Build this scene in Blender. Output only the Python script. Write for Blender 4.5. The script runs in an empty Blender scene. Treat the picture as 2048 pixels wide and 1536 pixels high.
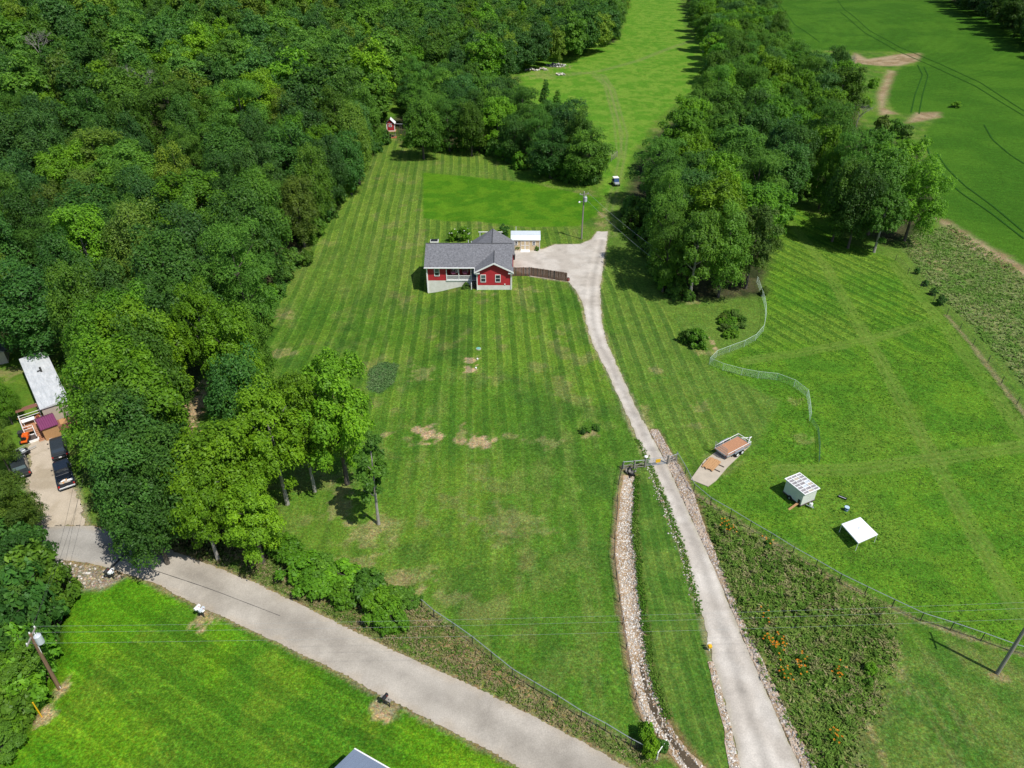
import bpy, math, random
import numpy as np
from mathutils import Vector, Matrix

random.seed(7)
SC = bpy.context.scene
COL = SC.collection
R = math.radians

# ---------------------------------------------------------------- camera, sky, sun, exposure
CAM_H, PITCH, FPX = 58.0, R(33.8), 1420.0
cam = bpy.data.cameras.new('camera')
cam.sensor_width = 36.0
cam.lens = FPX / 2048.0 * 36.0
cam.clip_start, cam.clip_end = 0.5, 4000.0
cam_o = bpy.data.objects.new('camera', cam)
COL.objects.link(cam_o)
cam_o.location = (0, 0, CAM_H)
cam_o.rotation_euler = (R(90) - PITCH, 0, 0)
SC.camera = cam_o

SUN_ELEV = R(58.0)
SUN_DIR_XY = np.array([0.76, -0.65]); SUN_DIR_XY /= np.linalg.norm(SUN_DIR_XY)   # towards the sun
world = bpy.data.worlds.new('World'); SC.world = world
world.use_nodes = True
wn, wl = world.node_tree.nodes, world.node_tree.links
bg = wn['Background']
sky = wn.new('ShaderNodeTexSky'); sky.sky_type = 'NISHITA'; sky.sun_disc = False
sky.sun_elevation = SUN_ELEV
sky.sun_rotation = math.atan2(SUN_DIR_XY[0], SUN_DIR_XY[1])
sky.air_density = 1.0; sky.dust_density = 0.6; sky.ozone_density = 1.0
wl.new(sky.outputs['Color'], bg.inputs['Color'])
bg.inputs['Strength'].default_value = 0.115
sun = bpy.data.lights.new('sun', 'SUN'); sun.energy = 4.9; sun.angle = R(0.5); sun.color = (1.0, 0.955, 0.88)
sun_o = bpy.data.objects.new('sun', sun); COL.objects.link(sun_o)
sv = Vector((SUN_DIR_XY[0] * math.cos(SUN_ELEV), SUN_DIR_XY[1] * math.cos(SUN_ELEV), math.sin(SUN_ELEV)))
sun_o.rotation_euler = sv.to_track_quat('Z', 'Y').to_euler()
sun_o.location = (60, -60, 120)
SC.view_settings.view_transform = 'Standard'
SC.view_settings.look = 'None'
SC.view_settings.exposure = 0.0
SC.view_settings.gamma = 1.0
SC.view_settings.use_curve_mapping = False
SC.cycles.max_bounces = 5; SC.cycles.diffuse_bounces = 3; SC.cycles.transmission_bounces = 3
SC.cycles.transparent_max_bounces = 4
SC.cycles.caustics_reflective = False; SC.cycles.caustics_refractive = False

# ---------------------------------------------------------------- terrain
_cp, _sp = math.cos(PITCH), math.sin(PITCH)

def S(t):
    t = np.clip(t, 0, 1); return t * t * (3 - 2 * t)

def base_terr(x, y):
    x = np.asarray(x, float); y = np.asarray(y, float)
    h = 0.25 * np.sin(x * 0.047 + 1.0) * np.sin(y * 0.061 + 0.4)
    h = h - 1.55 * S((-7.0 - x) / 9.0) * S((y - 84) / 26) * S((175 - y) / 40) * S((80 + x) / 50)
    h = h + 17.0 * S((y - 110) / 190) * S((-30 - x) / 95)
    h = h + 9.0 * S((x - 120) / 200) * S((y - 160) / 300)
    return h

def ray(px, py):
    u = (px - 1024.0) / FPX; v = (py - 768.0) / FPX
    return np.array([u, _cp - v * _sp, -_sp - v * _cp])

def _s(t): t = 0.0 if t < 0 else (1.0 if t > 1 else t); return t * t * (3 - 2 * t)
def bt_s(x, y):
    h = 0.25 * math.sin(x * 0.047 + 1.0) * math.sin(y * 0.061 + 0.4)
    h -= 1.55 * _s((-7.0 - x) / 9.0) * _s((y - 84) / 26) * _s((175 - y) / 40) * _s((80 + x) / 50)
    return h + 17.0 * _s((y - 110) / 190) * _s((-30 - x) / 95) + 9.0 * _s((x - 120) / 200) * _s((y - 160) / 300)
def dist_s(x, y, pts):
    b = 1e9
    for (ax, ay), (bx, by) in zip(pts[:-1], pts[1:]):
        vx, vy = bx - ax, by - ay; t = ((x - ax) * vx + (y - ay) * vy) / (vx * vx + vy * vy + 1e-12); t = 0.0 if t < 0 else (1.0 if t > 1 else t)
        b = min(b, (x - ax - t * vx) ** 2 + (y - ay - t * vy) ** 2)
    return math.sqrt(b)
def _march(px, py, h, f):
    d = [float(q) for q in ray(px, py)]; t = (CAM_H - h) / -d[2]
    for _ in range(34):
        z = f(d[0] * t, d[1] * t) + h
        t = 0.5 * t + 0.5 * (CAM_H - z) / -d[2]
    return d[0] * t, d[1] * t

def seg_dist(x, y, pts, closed=False):
    d = np.full(np.shape(x), 1e9)
    n = len(pts)
    for i in range(n if closed else n - 1):
        ax, ay = pts[i]; bx, by = pts[(i + 1) % n]
        vx, vy = bx - ax, by - ay
        L = vx * vx + vy * vy + 1e-12
        t = np.clip(((x - ax) * vx + (y - ay) * vy) / L, 0, 1)
        d = np.minimum(d, (x - ax - t * vx) ** 2 + (y - ay - t * vy) ** 2)
    return np.sqrt(d)

def inside(x, y, pts):
    c = np.zeros(np.shape(x), bool); n = len(pts); j = n - 1
    for i in range(n):
        xi, yi = pts[i]; xj, yj = pts[j]
        if yi != yj:
            c ^= ((yi > y) != (yj > y)) & (x < (xj - xi) * (y - yi) / (yj - yi) + xi)
        j = i
    return c

def sdf(x, y, pts):
    """signed distance to a polygon, negative inside; points far from its box get a large value"""
    x = np.asarray(x, float); y = np.asarray(y, float)
    P_ = np.array(pts); lo = P_.min(0) - 25; hi = P_.max(0) + 25
    out = np.full(x.shape, 99.0)
    m = (x > lo[0]) & (x < hi[0]) & (y > lo[1]) & (y < hi[1])
    if m.any():
        xs, ys = x[m], y[m]
        d = seg_dist(xs, ys, pts, True)
        out[m] = np.where(inside(xs, ys, pts), -d, d)
    return out

def B0(pts, h=0.0):
    return [_march(p[0], p[1], h, bt_s) for p in pts]

DITCH_L = [(1246, 952), (1238, 1004), (1233, 1059), (1229, 1100), (1236, 1168), (1244, 1237), (1254, 1305), (1268, 1390), (1285, 1442), (1313, 1469), (1336, 1503), (1360, 1536), (1420, 1620)]
DITCH_R = [(1271, 950), (1270, 1004), (1267, 1059), (1273, 1100), (1278, 1168), (1287, 1237), (1299, 1322), (1309, 1373), (1333, 1435), (1364, 1486), (1412, 1536), (1500, 1620)]
DITCH_C = [(1262, 960), (1258, 1004), (1253, 1059), (1254, 1100), (1259, 1168), (1268, 1237), (1279, 1310), (1292, 1382), (1312, 1440), (1342, 1480), (1386, 1536), (1460, 1620)]
CREEK_C = [(120, 1205), (98, 1250), (95, 1300), (85, 1345), (62, 1400), (30, 1450), (-20, 1500), (-80, 1560)]
ditch_c = B0(DITCH_C); creek_c = B0(CREEK_C)

def terr(x, y):
    h = base_terr(x, y)
    d = seg_dist(np.asarray(x, float), np.asarray(y, float), ditch_c)
    h = h - 0.55 * np.exp(-(d / 1.0) ** 2)
    d = seg_dist(np.asarray(x, float), np.asarray(y, float), creek_c)
    h = h - 1.1 * np.exp(-(d / 1.1) ** 2)
    return h

def terr_s(x, y):
    h = bt_s(x, y)
    if y < 110:
        h -= 0.55 * math.exp(-dist_s(x, y, ditch_c) ** 2) + 1.1 * math.exp(-(dist_s(x, y, creek_c) / 1.1) ** 2)
    return h

def P(px, py, h=0.0):
    """the world point, h metres above the ground, that the photograph shows at a pixel"""
    x, y = _march(px, py, h, terr_s)
    return Vector((x, y, terr_s(x, y) + h))

def PXY(pts, h=0.0):
    return [tuple(P(p[0], p[1], h)[:2]) for p in pts]

def tz(x, y):
    return terr_s(float(x), float(y))

_rng = np.random.default_rng(11)
_lat = _rng.random((256, 256))

def vnoise(x, y, s, seed=0):
    x = np.asarray(x, float) / s + seed * 17.3; y = np.asarray(y, float) / s + seed * 9.7
    xi = np.floor(x).astype(int); yi = np.floor(y).astype(int)
    fx = x - xi; fy = y - yi; fx = fx * fx * (3 - 2 * fx); fy = fy * fy * (3 - 2 * fy)
    a = _lat[xi & 255, yi & 255]; b = _lat[(xi + 1) & 255, yi & 255]
    c = _lat[xi & 255, (yi + 1) & 255]; d = _lat[(xi + 1) & 255, (yi + 1) & 255]
    return (a * (1 - fx) + b * fx) * (1 - fy) + (c * (1 - fx) + d * fx) * fy

def fbm(x, y, s, seed=0, o=4):
    v = 0; a = 0.5; t = 0
    for i in range(o):
        v = v + a * vnoise(x, y, s / 2 ** i, seed + i); t += a; a *= 0.55
    return v / t

# ---------------------------------------------------------------- materials
def new_mat(name):
    m = bpy.data.materials.new(name); m.use_nodes = True
    nt = m.node_tree
    return m, nt.nodes, nt.links, nt.nodes['Principled BSDF']

def mat(name, col, rough=0.7, var=0.25, scale=4.0, metal=0.0, bump=0.0, spec=0.35, stretch=(1, 1, 1), var2=None):
    """painted, wooden, metal or mineral surface: base colour with procedural wear and grain"""
    m, n, l, b = new_mat(name)
    b.inputs['Roughness'].default_value = rough
    b.inputs['Metallic'].default_value = metal
    b.inputs['Specular IOR Level'].default_value = spec
    tc = n.new('ShaderNodeTexCoord'); mp = n.new('ShaderNodeMapping'); mp.inputs['Scale'].default_value = stretch
    l.new(tc.outputs['Object'], mp.inputs['Vector'])
    nz = n.new('ShaderNodeTexNoise'); nz.inputs['Scale'].default_value = scale; nz.inputs['Detail'].default_value = 6
    nz.inputs['Roughness'].default_value = 0.65
    l.new(mp.outputs['Vector'], nz.inputs['Vector'])
    rp = n.new('ShaderNodeValToRGB')
    c = np.array(col[:3])
    lo = c * (1 - var); hi = np.clip(c * (1 + var), 0, 0.9) if var2 is None else np.array(var2)
    rp.color_ramp.elements[0].position = 0.3; rp.color_ramp.elements[0].color = (*lo, 1)
    rp.color_ramp.elements[1].position = 0.72; rp.color_ramp.elements[1].color = (*hi, 1)
    l.new(nz.outputs['Fac'], rp.inputs['Fac']); l.new(rp.outputs['Color'], b.inputs['Base Color'])
    if bump:
        bp = n.new('ShaderNodeBump'); bp.inputs['Strength'].default_value = bump; bp.inputs['Distance'].default_value = 0.02
        l.new(nz.outputs['Fac'], bp.inputs['Height']); l.new(bp.outputs['Normal'], b.inputs['Normal'])
    return m

def attr_mat(name, rough=0.9, scales=((5.0, 0.5), (1.1, 0.35)), bump=0.5, bdist=0.08, spec=0.1, transl=0.0, contrast_attr=True, rows=False):
    """ground cover: colour comes from the 'tint' attribute of the mesh, broken up by fine noise; 'grain' scales the contrast"""
    m, n, l, b = new_mat(name)
    b.inputs['Roughness'].default_value = rough; b.inputs['Specular IOR Level'].default_value = spec
    at = n.new('ShaderNodeAttribute'); at.attribute_name = 'tint'
    gr = n.new('ShaderNodeAttribute'); gr.attribute_name = 'grain'
    tc = n.new('ShaderNodeTexCoord')
    total = None; first = None
    for sc, w in scales:
        nz = n.new('ShaderNodeTexNoise'); nz.inputs['Scale'].default_value = sc; nz.inputs['Detail'].default_value = 5
        nz.inputs['Roughness'].default_value = 0.7
        l.new(tc.outputs['Object'], nz.inputs['Vector'])
        if first is None: first = nz
        a = n.new('ShaderNodeMath'); a.operation = 'SUBTRACT'; l.new(nz.outputs['Fac'], a.inputs[0]); a.inputs[1].default_value = 0.5
        k = n.new('ShaderNodeMath'); k.operation = 'MULTIPLY'; l.new(a.outputs[0], k.inputs[0]); k.inputs[1].default_value = w * 4
        if total is None: total = k
        else:
            s = n.new('ShaderNodeMath'); s.operation = 'ADD'; l.new(total.outputs[0], s.inputs[0]); l.new(k.outputs[0], s.inputs[1]); total = s
    g = n.new('ShaderNodeMath'); g.operation = 'MULTIPLY'; l.new(total.outputs[0], g.inputs[0])
    if contrast_attr: l.new(gr.outputs['Fac'], g.inputs[1])
    else: g.inputs[1].default_value = 1.0
    e = n.new('ShaderNodeMath'); e.operation = 'EXPONENT'; l.new(g.outputs[0], e.inputs[0])
    mx = n.new('ShaderNodeVectorMath'); mx.operation = 'SCALE'
    l.new(at.outputs['Color'], mx.inputs[0]); l.new(e.outputs[0], mx.inputs['Scale'])
    out = mx.outputs[0]
    if rows:
        # blades differ in hue: some bluish, some straw
        hn = n.new('ShaderNodeTexNoise'); hn.inputs['Scale'].default_value = 4.5; hn.inputs['Detail'].default_value = 6; hn.inputs['Roughness'].default_value = .75; l.new(tc.outputs['Object'], hn.inputs['Vector'])
        h1 = n.new('ShaderNodeVectorMath'); h1.operation = 'SUBTRACT'; l.new(hn.outputs['Color'], h1.inputs[0]); h1.inputs[1].default_value = (.5, .5, .5)
        h2 = n.new('ShaderNodeVectorMath'); h2.operation = 'SCALE'; l.new(h1.outputs[0], h2.inputs[0]); l.new(gr.outputs['Fac'], h2.inputs['Scale'])
        h3 = n.new('ShaderNodeVectorMath'); h3.operation = 'MULTIPLY_ADD'; l.new(h2.outputs[0], h3.inputs[0]); h3.inputs[1].default_value = (2.6, 1.3, 3.0); h3.inputs[2].default_value = (1, 1, 1)
        h4 = n.new('ShaderNodeVectorMath'); h4.operation = 'MAXIMUM'; l.new(h3.outputs[0], h4.inputs[0]); h4.inputs[1].default_value = (.15, .3, .15)
        h5 = n.new('ShaderNodeVectorMath'); h5.operation = 'MULTIPLY'; l.new(out, h5.inputs[0]); l.new(h4.outputs[0], h5.inputs[1]); out = h5.outputs[0]
        # mower passes: 'phase' counts the passes, 'passes' says how strongly they show
        p1 = n.new('ShaderNodeAttribute'); p1.attribute_name = 'phase'; p2 = n.new('ShaderNodeAttribute'); p2.attribute_name = 'passes'
        wn_ = n.new('ShaderNodeTexNoise'); wn_.inputs['Scale'].default_value = 1.6; wn_.inputs['Detail'].default_value = 3; l.new(tc.outputs['Object'], wn_.inputs['Vector'])
        wj = n.new('ShaderNodeMath'); wj.operation = 'MULTIPLY_ADD'; l.new(wn_.outputs['Fac'], wj.inputs[0]); wj.inputs[1].default_value = .10; l.new(p1.outputs['Fac'], wj.inputs[2])
        fr = n.new('ShaderNodeMath'); fr.operation = 'FRACT'; l.new(wj.outputs[0], fr.inputs[0])
        rp = n.new('ShaderNodeValToRGB'); rp.color_ramp.interpolation = 'LINEAR'; e = rp.color_ramp.elements
        stops = [(0, (.64, .73, .80)), (.36, (.70, .77, .82)), (.42, (1.40, 1.24, 1.3)), (.48, (1.40, 1.24, 1.3)), (.54, (1.08, 1.04, 1.0)), (.90, (1.02, 1.0, 1.0)), (.96, (1.35, 1.18, 1.2)), (1, (.64, .73, .80))]
        e[0].position = stops[0][0]; e[0].color = (*stops[0][1], 1); e[1].position = 1; e[1].color = (*stops[-1][1], 1)
        for q, c in stops[1:-1]: k_ = e.new(q); k_.color = (*c, 1)
        l.new(fr.outputs[0], rp.inputs['Fac'])
        wv = n.new('ShaderNodeMath'); wv.operation = 'MULTIPLY'; l.new(p2.outputs['Fac'], wv.inputs[0])
        pn = n.new('ShaderNodeMath'); pn.operation = 'MULTIPLY_ADD'; l.new(wn_.outputs['Fac'], pn.inputs[0]); pn.inputs[1].default_value = 1.6; pn.inputs[2].default_value = .2; l.new(pn.outputs[0], wv.inputs[1])
        mq = n.new('ShaderNodeMix'); mq.data_type = 'RGBA'; l.new(wv.outputs[0], mq.inputs['Factor']); mq.inputs[6].default_value = (1, 1, 1, 1); l.new(rp.outputs['Color'], mq.inputs[7])
        mm = n.new('ShaderNodeVectorMath'); mm.operation = 'MULTIPLY'; l.new(out, mm.inputs[0]); l.new(mq.outputs[2], mm.inputs[1]); out = mm.outputs[0]
    l.new(out, b.inputs['Base Color'])
    if bump:
        bp = n.new('ShaderNodeBump'); bp.inputs['Strength'].default_value = bump; bp.inputs['Distance'].default_value = bdist
        hm = n.new('ShaderNodeMath'); hm.operation = 'MULTIPLY'; l.new(first.outputs['Fac'], hm.inputs[0]); l.new(gr.outputs['Fac'], hm.inputs[1])
        l.new(hm.outputs[0], bp.inputs['Height']); l.new(bp.outputs['Normal'], b.inputs['Normal'])
    return m

def leaf_mat(name, spec=0.18, transl=0.3, inst=False):
    """leaves: the object's own colour, varied leaf by leaf with the 'lv' attribute"""
    m, n, l, b = new_mat(name)
    b.inputs['Roughness'].default_value = 0.48; b.inputs['Specular IOR Level'].default_value = spec
    oi = n.new('ShaderNodeAttribute' if inst else 'ShaderNodeObjectInfo')
    if inst: oi.attribute_type = 'INSTANCER'; oi.attribute_name = 'tint'
    at = n.new('ShaderNodeAttribute'); at.attribute_name = 'lv'
    rp = n.new('ShaderNodeValToRGB'); e = rp.color_ramp.elements
    e[0].position = 0; e[0].color = (0.62, 0.68, 0.78, 1); e[1].position = 1; e[1].color = (1.45, 1.32, 0.95, 1)
    k = rp.color_ramp.elements.new(0.55); k.color = (1.0, 1.0, 1.0, 1)
    l.new(at.outputs['Fac'], rp.inputs['Fac'])
    mx = n.new('ShaderNodeVectorMath'); mx.operation = 'MULTIPLY'
    l.new(oi.outputs['Color'], mx.inputs[0]); l.new(rp.outputs['Color'], mx.inputs[1])
    l.new(mx.outputs[0], b.inputs['Base Color'])
    tr = n.new('ShaderNodeBsdfTranslucent')
    wm = n.new('ShaderNodeVectorMath'); wm.operation = 'MULTIPLY'; l.new(mx.outputs[0], wm.inputs[0]); wm.inputs[1].default_value = (1.25, 1.45, 0.6)
    l.new(wm.outputs[0], tr.inputs['Color'])
    ms = n.new('ShaderNodeMixShader'); ms.inputs[0].default_value = transl
    l.new(b.outputs[0], ms.inputs[1]); l.new(tr.outputs[0], ms.inputs[2])
    l.new(ms.outputs[0], n['Material Output'].inputs['Surface'])
    return m

def glass_mat(name, col=(0.03, 0.04, 0.05)):
    m, n, l, b = new_mat(name)
    b.inputs['Base Color'].default_value = (*col, 1); b.inputs['Roughness'].default_value = 0.06
    b.inputs['Specular IOR Level'].default_value = 0.8
    return m

def siding_mat(name, col):
    """horizontal lap siding, slightly weathered"""
    m = mat(name, col, .6, .14, 1.1); n, l = m.node_tree.nodes, m.node_tree.links; b = n['Principled BSDF']
    tc = n.new('ShaderNodeTexCoord'); sx = n.new('ShaderNodeSeparateXYZ'); l.new(tc.outputs['Object'], sx.inputs[0])
    k = n.new('ShaderNodeMath'); k.operation = 'MULTIPLY'; l.new(sx.outputs['Z'], k.inputs[0]); k.inputs[1].default_value = 1 / .2
    f = n.new('ShaderNodeMath'); f.operation = 'FRACT'; l.new(k.outputs[0], f.inputs[0])
    bp = n.new('ShaderNodeBump'); bp.inputs['Strength'].default_value = 1.0; bp.inputs['Distance'].default_value = .03; bp.invert = True
    l.new(f.outputs[0], bp.inputs['Height']); l.new(bp.outputs['Normal'], b.inputs['Normal'])
    return m

M = dict(
    ground=attr_mat('grass_ground', 0.95, ((6.5, 0.95), (2.8, 0.75), (.8, 0.28)), 1.0, 0.10, 0.03, rows=True),
    gravel=attr_mat('gravel', 0.95, ((8.0, 0.20), (0.8, 0.10)), 0.5, 0.03, 0.15, contrast_attr=False),
    asphalt=attr_mat('old_chip_seal_asphalt', 0.9, ((9.0, 0.22), (0.35, 0.14)), 0.4, 0.02, 0.2, contrast_attr=False),
    stone=attr_mat('limestone_rock', 0.9, ((3.0, 0.25),), 0.3, 0.03, 0.15, contrast_attr=False),
    blade=attr_mat('grass_blade', 0.8, ((2.0, 0.1),), 0, 0, 0.1, contrast_attr=False),
    leaf=leaf_mat('leaf'), leaf_far=leaf_mat('far_leaf', inst=True), leaf_matte=leaf_mat('feathery_leaf', 0.10, 0.35),
    bark=mat('bark', (0.10, 0.085, 0.07), 0.95, 0.45, 6, bump=0.6, stretch=(1, 1, 0.25)),
    bark_pale=mat('pale_bark', (0.30, 0.28, 0.25), 0.95, 0.4, 6, bump=0.5, stretch=(1, 1, 0.3)),
    shingle=mat('asphalt_shingle', (0.165, 0.168, 0.182), 0.95, 0.42, 3.2, bump=0.3, spec=0.15),
    red=siding_mat('red_vinyl_siding', (0.42, 0.028, 0.036)),
    red_in=mat('dark_red_porch_siding', (0.22, 0.012, 0.016), 0.65, 0.12, 1.5),
    white=mat('white_trim_paint', (0.84, 0.84, 0.83), 0.5, 0.05, 2),
    found=mat('parged_foundation', (0.74, 0.71, 0.65), 0.9, 0.10, 1.2, var2=(0.82, 0.80, 0.76)),
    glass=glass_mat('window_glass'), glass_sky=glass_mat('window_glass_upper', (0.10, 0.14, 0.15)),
    bluegrey=mat('blue_grey_door', (0.16, 0.24, 0.30), 0.5, 0.1, 3),
    pink=mat('pink_cushion', (0.75, 0.16, 0.34), 0.8, 0.15, 6),
    dark_wood=mat('weathered_dark_wood', (0.085, 0.065, 0.055), 0.9, 0.35, 5, stretch=(1, 1, 0.2), bump=0.2),
    fence_wood=mat('brown_stained_board', (0.175, 0.098, 0.068), 0.9, 0.30, 4, stretch=(2, 2, 0.3), bump=0.2),
    tan=mat('tan_shed_siding', (0.62, 0.50, 0.31), 0.75, 0.10, 2),
    metal_white=mat('galvalume_roof', (0.62, 0.68, 0.72), 0.42, 0.06, 0.8, metal=0.25),
    metal_blue=mat('blue_grey_metal_roof', (0.22, 0.27, 0.36), 0.45, 0.08, 1.0, metal=0.2),
    pole_wood=mat('creosote_pole', (0.20, 0.125, 0.075), 0.9, 0.35, 3, stretch=(3, 3, 0.15)),
    pole_grey=mat('grey_pole', (0.26, 0.24, 0.21), 0.9, 0.25, 3, stretch=(3, 3, 0.15)),
    steel=mat('galvanized_steel', (0.46, 0.48, 0.49), 0.4, 0.12, 5, metal=0.6),
    dark_steel=mat('dark_fence_steel', (0.045, 0.045, 0.042), 0.6, 0.2, 5),
    grey=mat('grey_transformer', (0.50, 0.54, 0.58), 0.4, 0.08, 2),
    black=mat('black_plastic', (0.018, 0.018, 0.020), 0.45, 0.15, 4),
    rubber=mat('tyre_rubber', (0.02, 0.02, 0.02), 0.9, 0.2, 6),
    concrete=mat('concrete_pad', (0.44, 0.38, 0.30), 0.9, 0.12, 1.0, bump=0.1),
    deck=mat('pine_deck', (0.42, 0.21, 0.115), 0.8, 0.22, 3, stretch=(1, 4, 1)),
    lumber=mat('fresh_lumber', (0.46, 0.26, 0.12), 0.8, 0.18, 4, stretch=(5, 1, 1)),
    coop=mat('white_coop_panel', (0.62, 0.65, 0.60), 0.6, 0.06, 1.5),
    lattice_fill=mat('grey_roof_panel', (0.28, 0.26, 0.27), 0.5, 0.25, 2),
    canvas=mat('white_canopy_fabric', (0.80, 0.82, 0.85), 0.7, 0.03, 1),
    blue=mat('blue_plastic', (0.05, 0.16, 0.34), 0.4, 0.1, 3),
    pale_blue=mat('pale_blue_lid', (0.42, 0.56, 0.68), 0.5, 0.08, 3),
    yellow=mat('yellow_paint', (0.72, 0.42, 0.015), 0.5, 0.08, 3),
    orange=mat('orange_paint', (0.70, 0.12, 0.012), 0.45, 0.08, 3),
    navy=mat('dark_navy_car_paint', (0.012, 0.018, 0.030), 0.22, 0.1, 2, spec=0.6),
    charcoal=mat('charcoal_car_paint', (0.028, 0.034, 0.038), 0.25, 0.1, 2, spec=0.6),
    silver=mat('silver_car_paint', (0.42, 0.45, 0.47), 0.3, 0.08, 2, metal=0.4),
    lamp_red=mat('red_tail_lamp', (0.45, 0.02, 0.02), 0.25, 0.05, 3),
    purple=mat('maroon_metal_roof', (0.17, 0.035, 0.105), 0.5, 0.15, 1.5),
    rust=mat('rust_brown_panel', (0.24, 0.11, 0.075), 0.8, 0.25, 3),
    old_roof=mat('weathered_white_roof', (0.52, 0.55, 0.58), 0.8, 0.22, 1.1, stretch=(3, 0.6, 1), var2=(0.66, 0.68, 0.70)),
    beige=mat('beige_house_siding', (0.45, 0.40, 0.33), 0.8, 0.1, 1.5),
    net=mat('white_poultry_net', (0.55, 0.68, 0.58), 0.7, 0.08, 3),
    net_dark=mat('green_net', (0.05, 0.13, 0.07), 0.7, 0.15, 3),
    cable=mat('aluminium_cable', (0.30, 0.33, 0.33), 0.4, 0.1, 3),
    cable_dark=mat('dark_cable', (0.06, 0.06, 0.06), 0.5, 0.1, 3),
    mulch=mat('red_mulch', (0.34, 0.12, 0.05), 0.95, 0.3, 5),
    water=mat('muddy_water', (0.10, 0.075, 0.045), 0.15, 0.3, 0.8, spec=0.5),
    teal=mat('green_plastic_lid', (0.16, 0.42, 0.34), 0.5, 0.08, 3),
    clay=mat('terracotta', (0.28, 0.07, 0.06), 0.7, 0.15, 3),
    tar=mat('tar_seam', (0.05, 0.05, 0.048), 0.7, 0.25, 3),
)

def make_translucent(m, f):
    n, l = m.node_tree.nodes, m.node_tree.links; b = n['Principled BSDF']
    tr = n.new('ShaderNodeBsdfTranslucent'); ms = n.new('ShaderNodeMixShader'); ms.inputs[0].default_value = f
    src = b.inputs['Base Color'].links[0].from_socket; l.new(src, tr.inputs['Color'])
    l.new(b.outputs[0], ms.inputs[1]); l.new(tr.outputs[0], ms.inputs[2]); l.new(ms.outputs[0], n['Material Output'].inputs['Surface'])
make_translucent(M['blade'], .3)

# ---------------------------------------------------------------- object helpers
def link(o, parent=None, loc=None):
    COL.objects.link(o)
    if parent is not None: o.parent = parent
    if loc is not None: o.location = loc
    return o

def tag(o, label=None, cat=None, group=None, kind=None):
    if label: o['label'] = label
    if cat: o['category'] = cat
    if group: o['group'] = group
    if kind: o['kind'] = kind
    return o

def thing(name, label, cat, loc=(0, 0, 0), rz=0.0, group=None):
    o = bpy.data.objects.new(name, None); o.empty_display_size = 0.3
    link(o, None, loc); o.rotation_euler = (0, 0, rz)
    return tag(o, label, cat, group)

def np_mesh(name, v, f, material=None, smooth=False):
    """v (n,3); f (m,k) with k 3 or 4"""
    me = bpy.data.meshes.new(name)
    v = np.asarray(v, np.float32); f = np.asarray(f, np.int32)
    k = f.shape[1]
    me.vertices.add(len(v)); me.vertices.foreach_set('co', v.ravel())
    me.loops.add(f.size); me.loops.foreach_set('vertex_index', f.ravel())
    me.polygons.add(len(f)); me.polygons.foreach_set('loop_start', np.arange(0, f.size, k, dtype=np.int32))
    me.polygons.foreach_set('loop_total', np.full(len(f), k, np.int32))
    if smooth: me.polygons.foreach_set('use_smooth', np.ones(len(f), bool))
    me.update(calc_edges=True)
    if material is not None: me.materials.append(material)
    return me

def set_tint(me, rgb, grain=None):
    a = me.attributes.new('tint', 'FLOAT_COLOR', 'POINT')
    c = np.ones((len(rgb), 4), np.float32); c[:, :3] = rgb
    a.data.foreach_set('color', c.ravel())
    g = me.attributes.new('grain', 'FLOAT', 'POINT')
    g.data.foreach_set('value', np.asarray(np.ones(len(rgb)) if grain is None else grain, np.float32))

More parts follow.
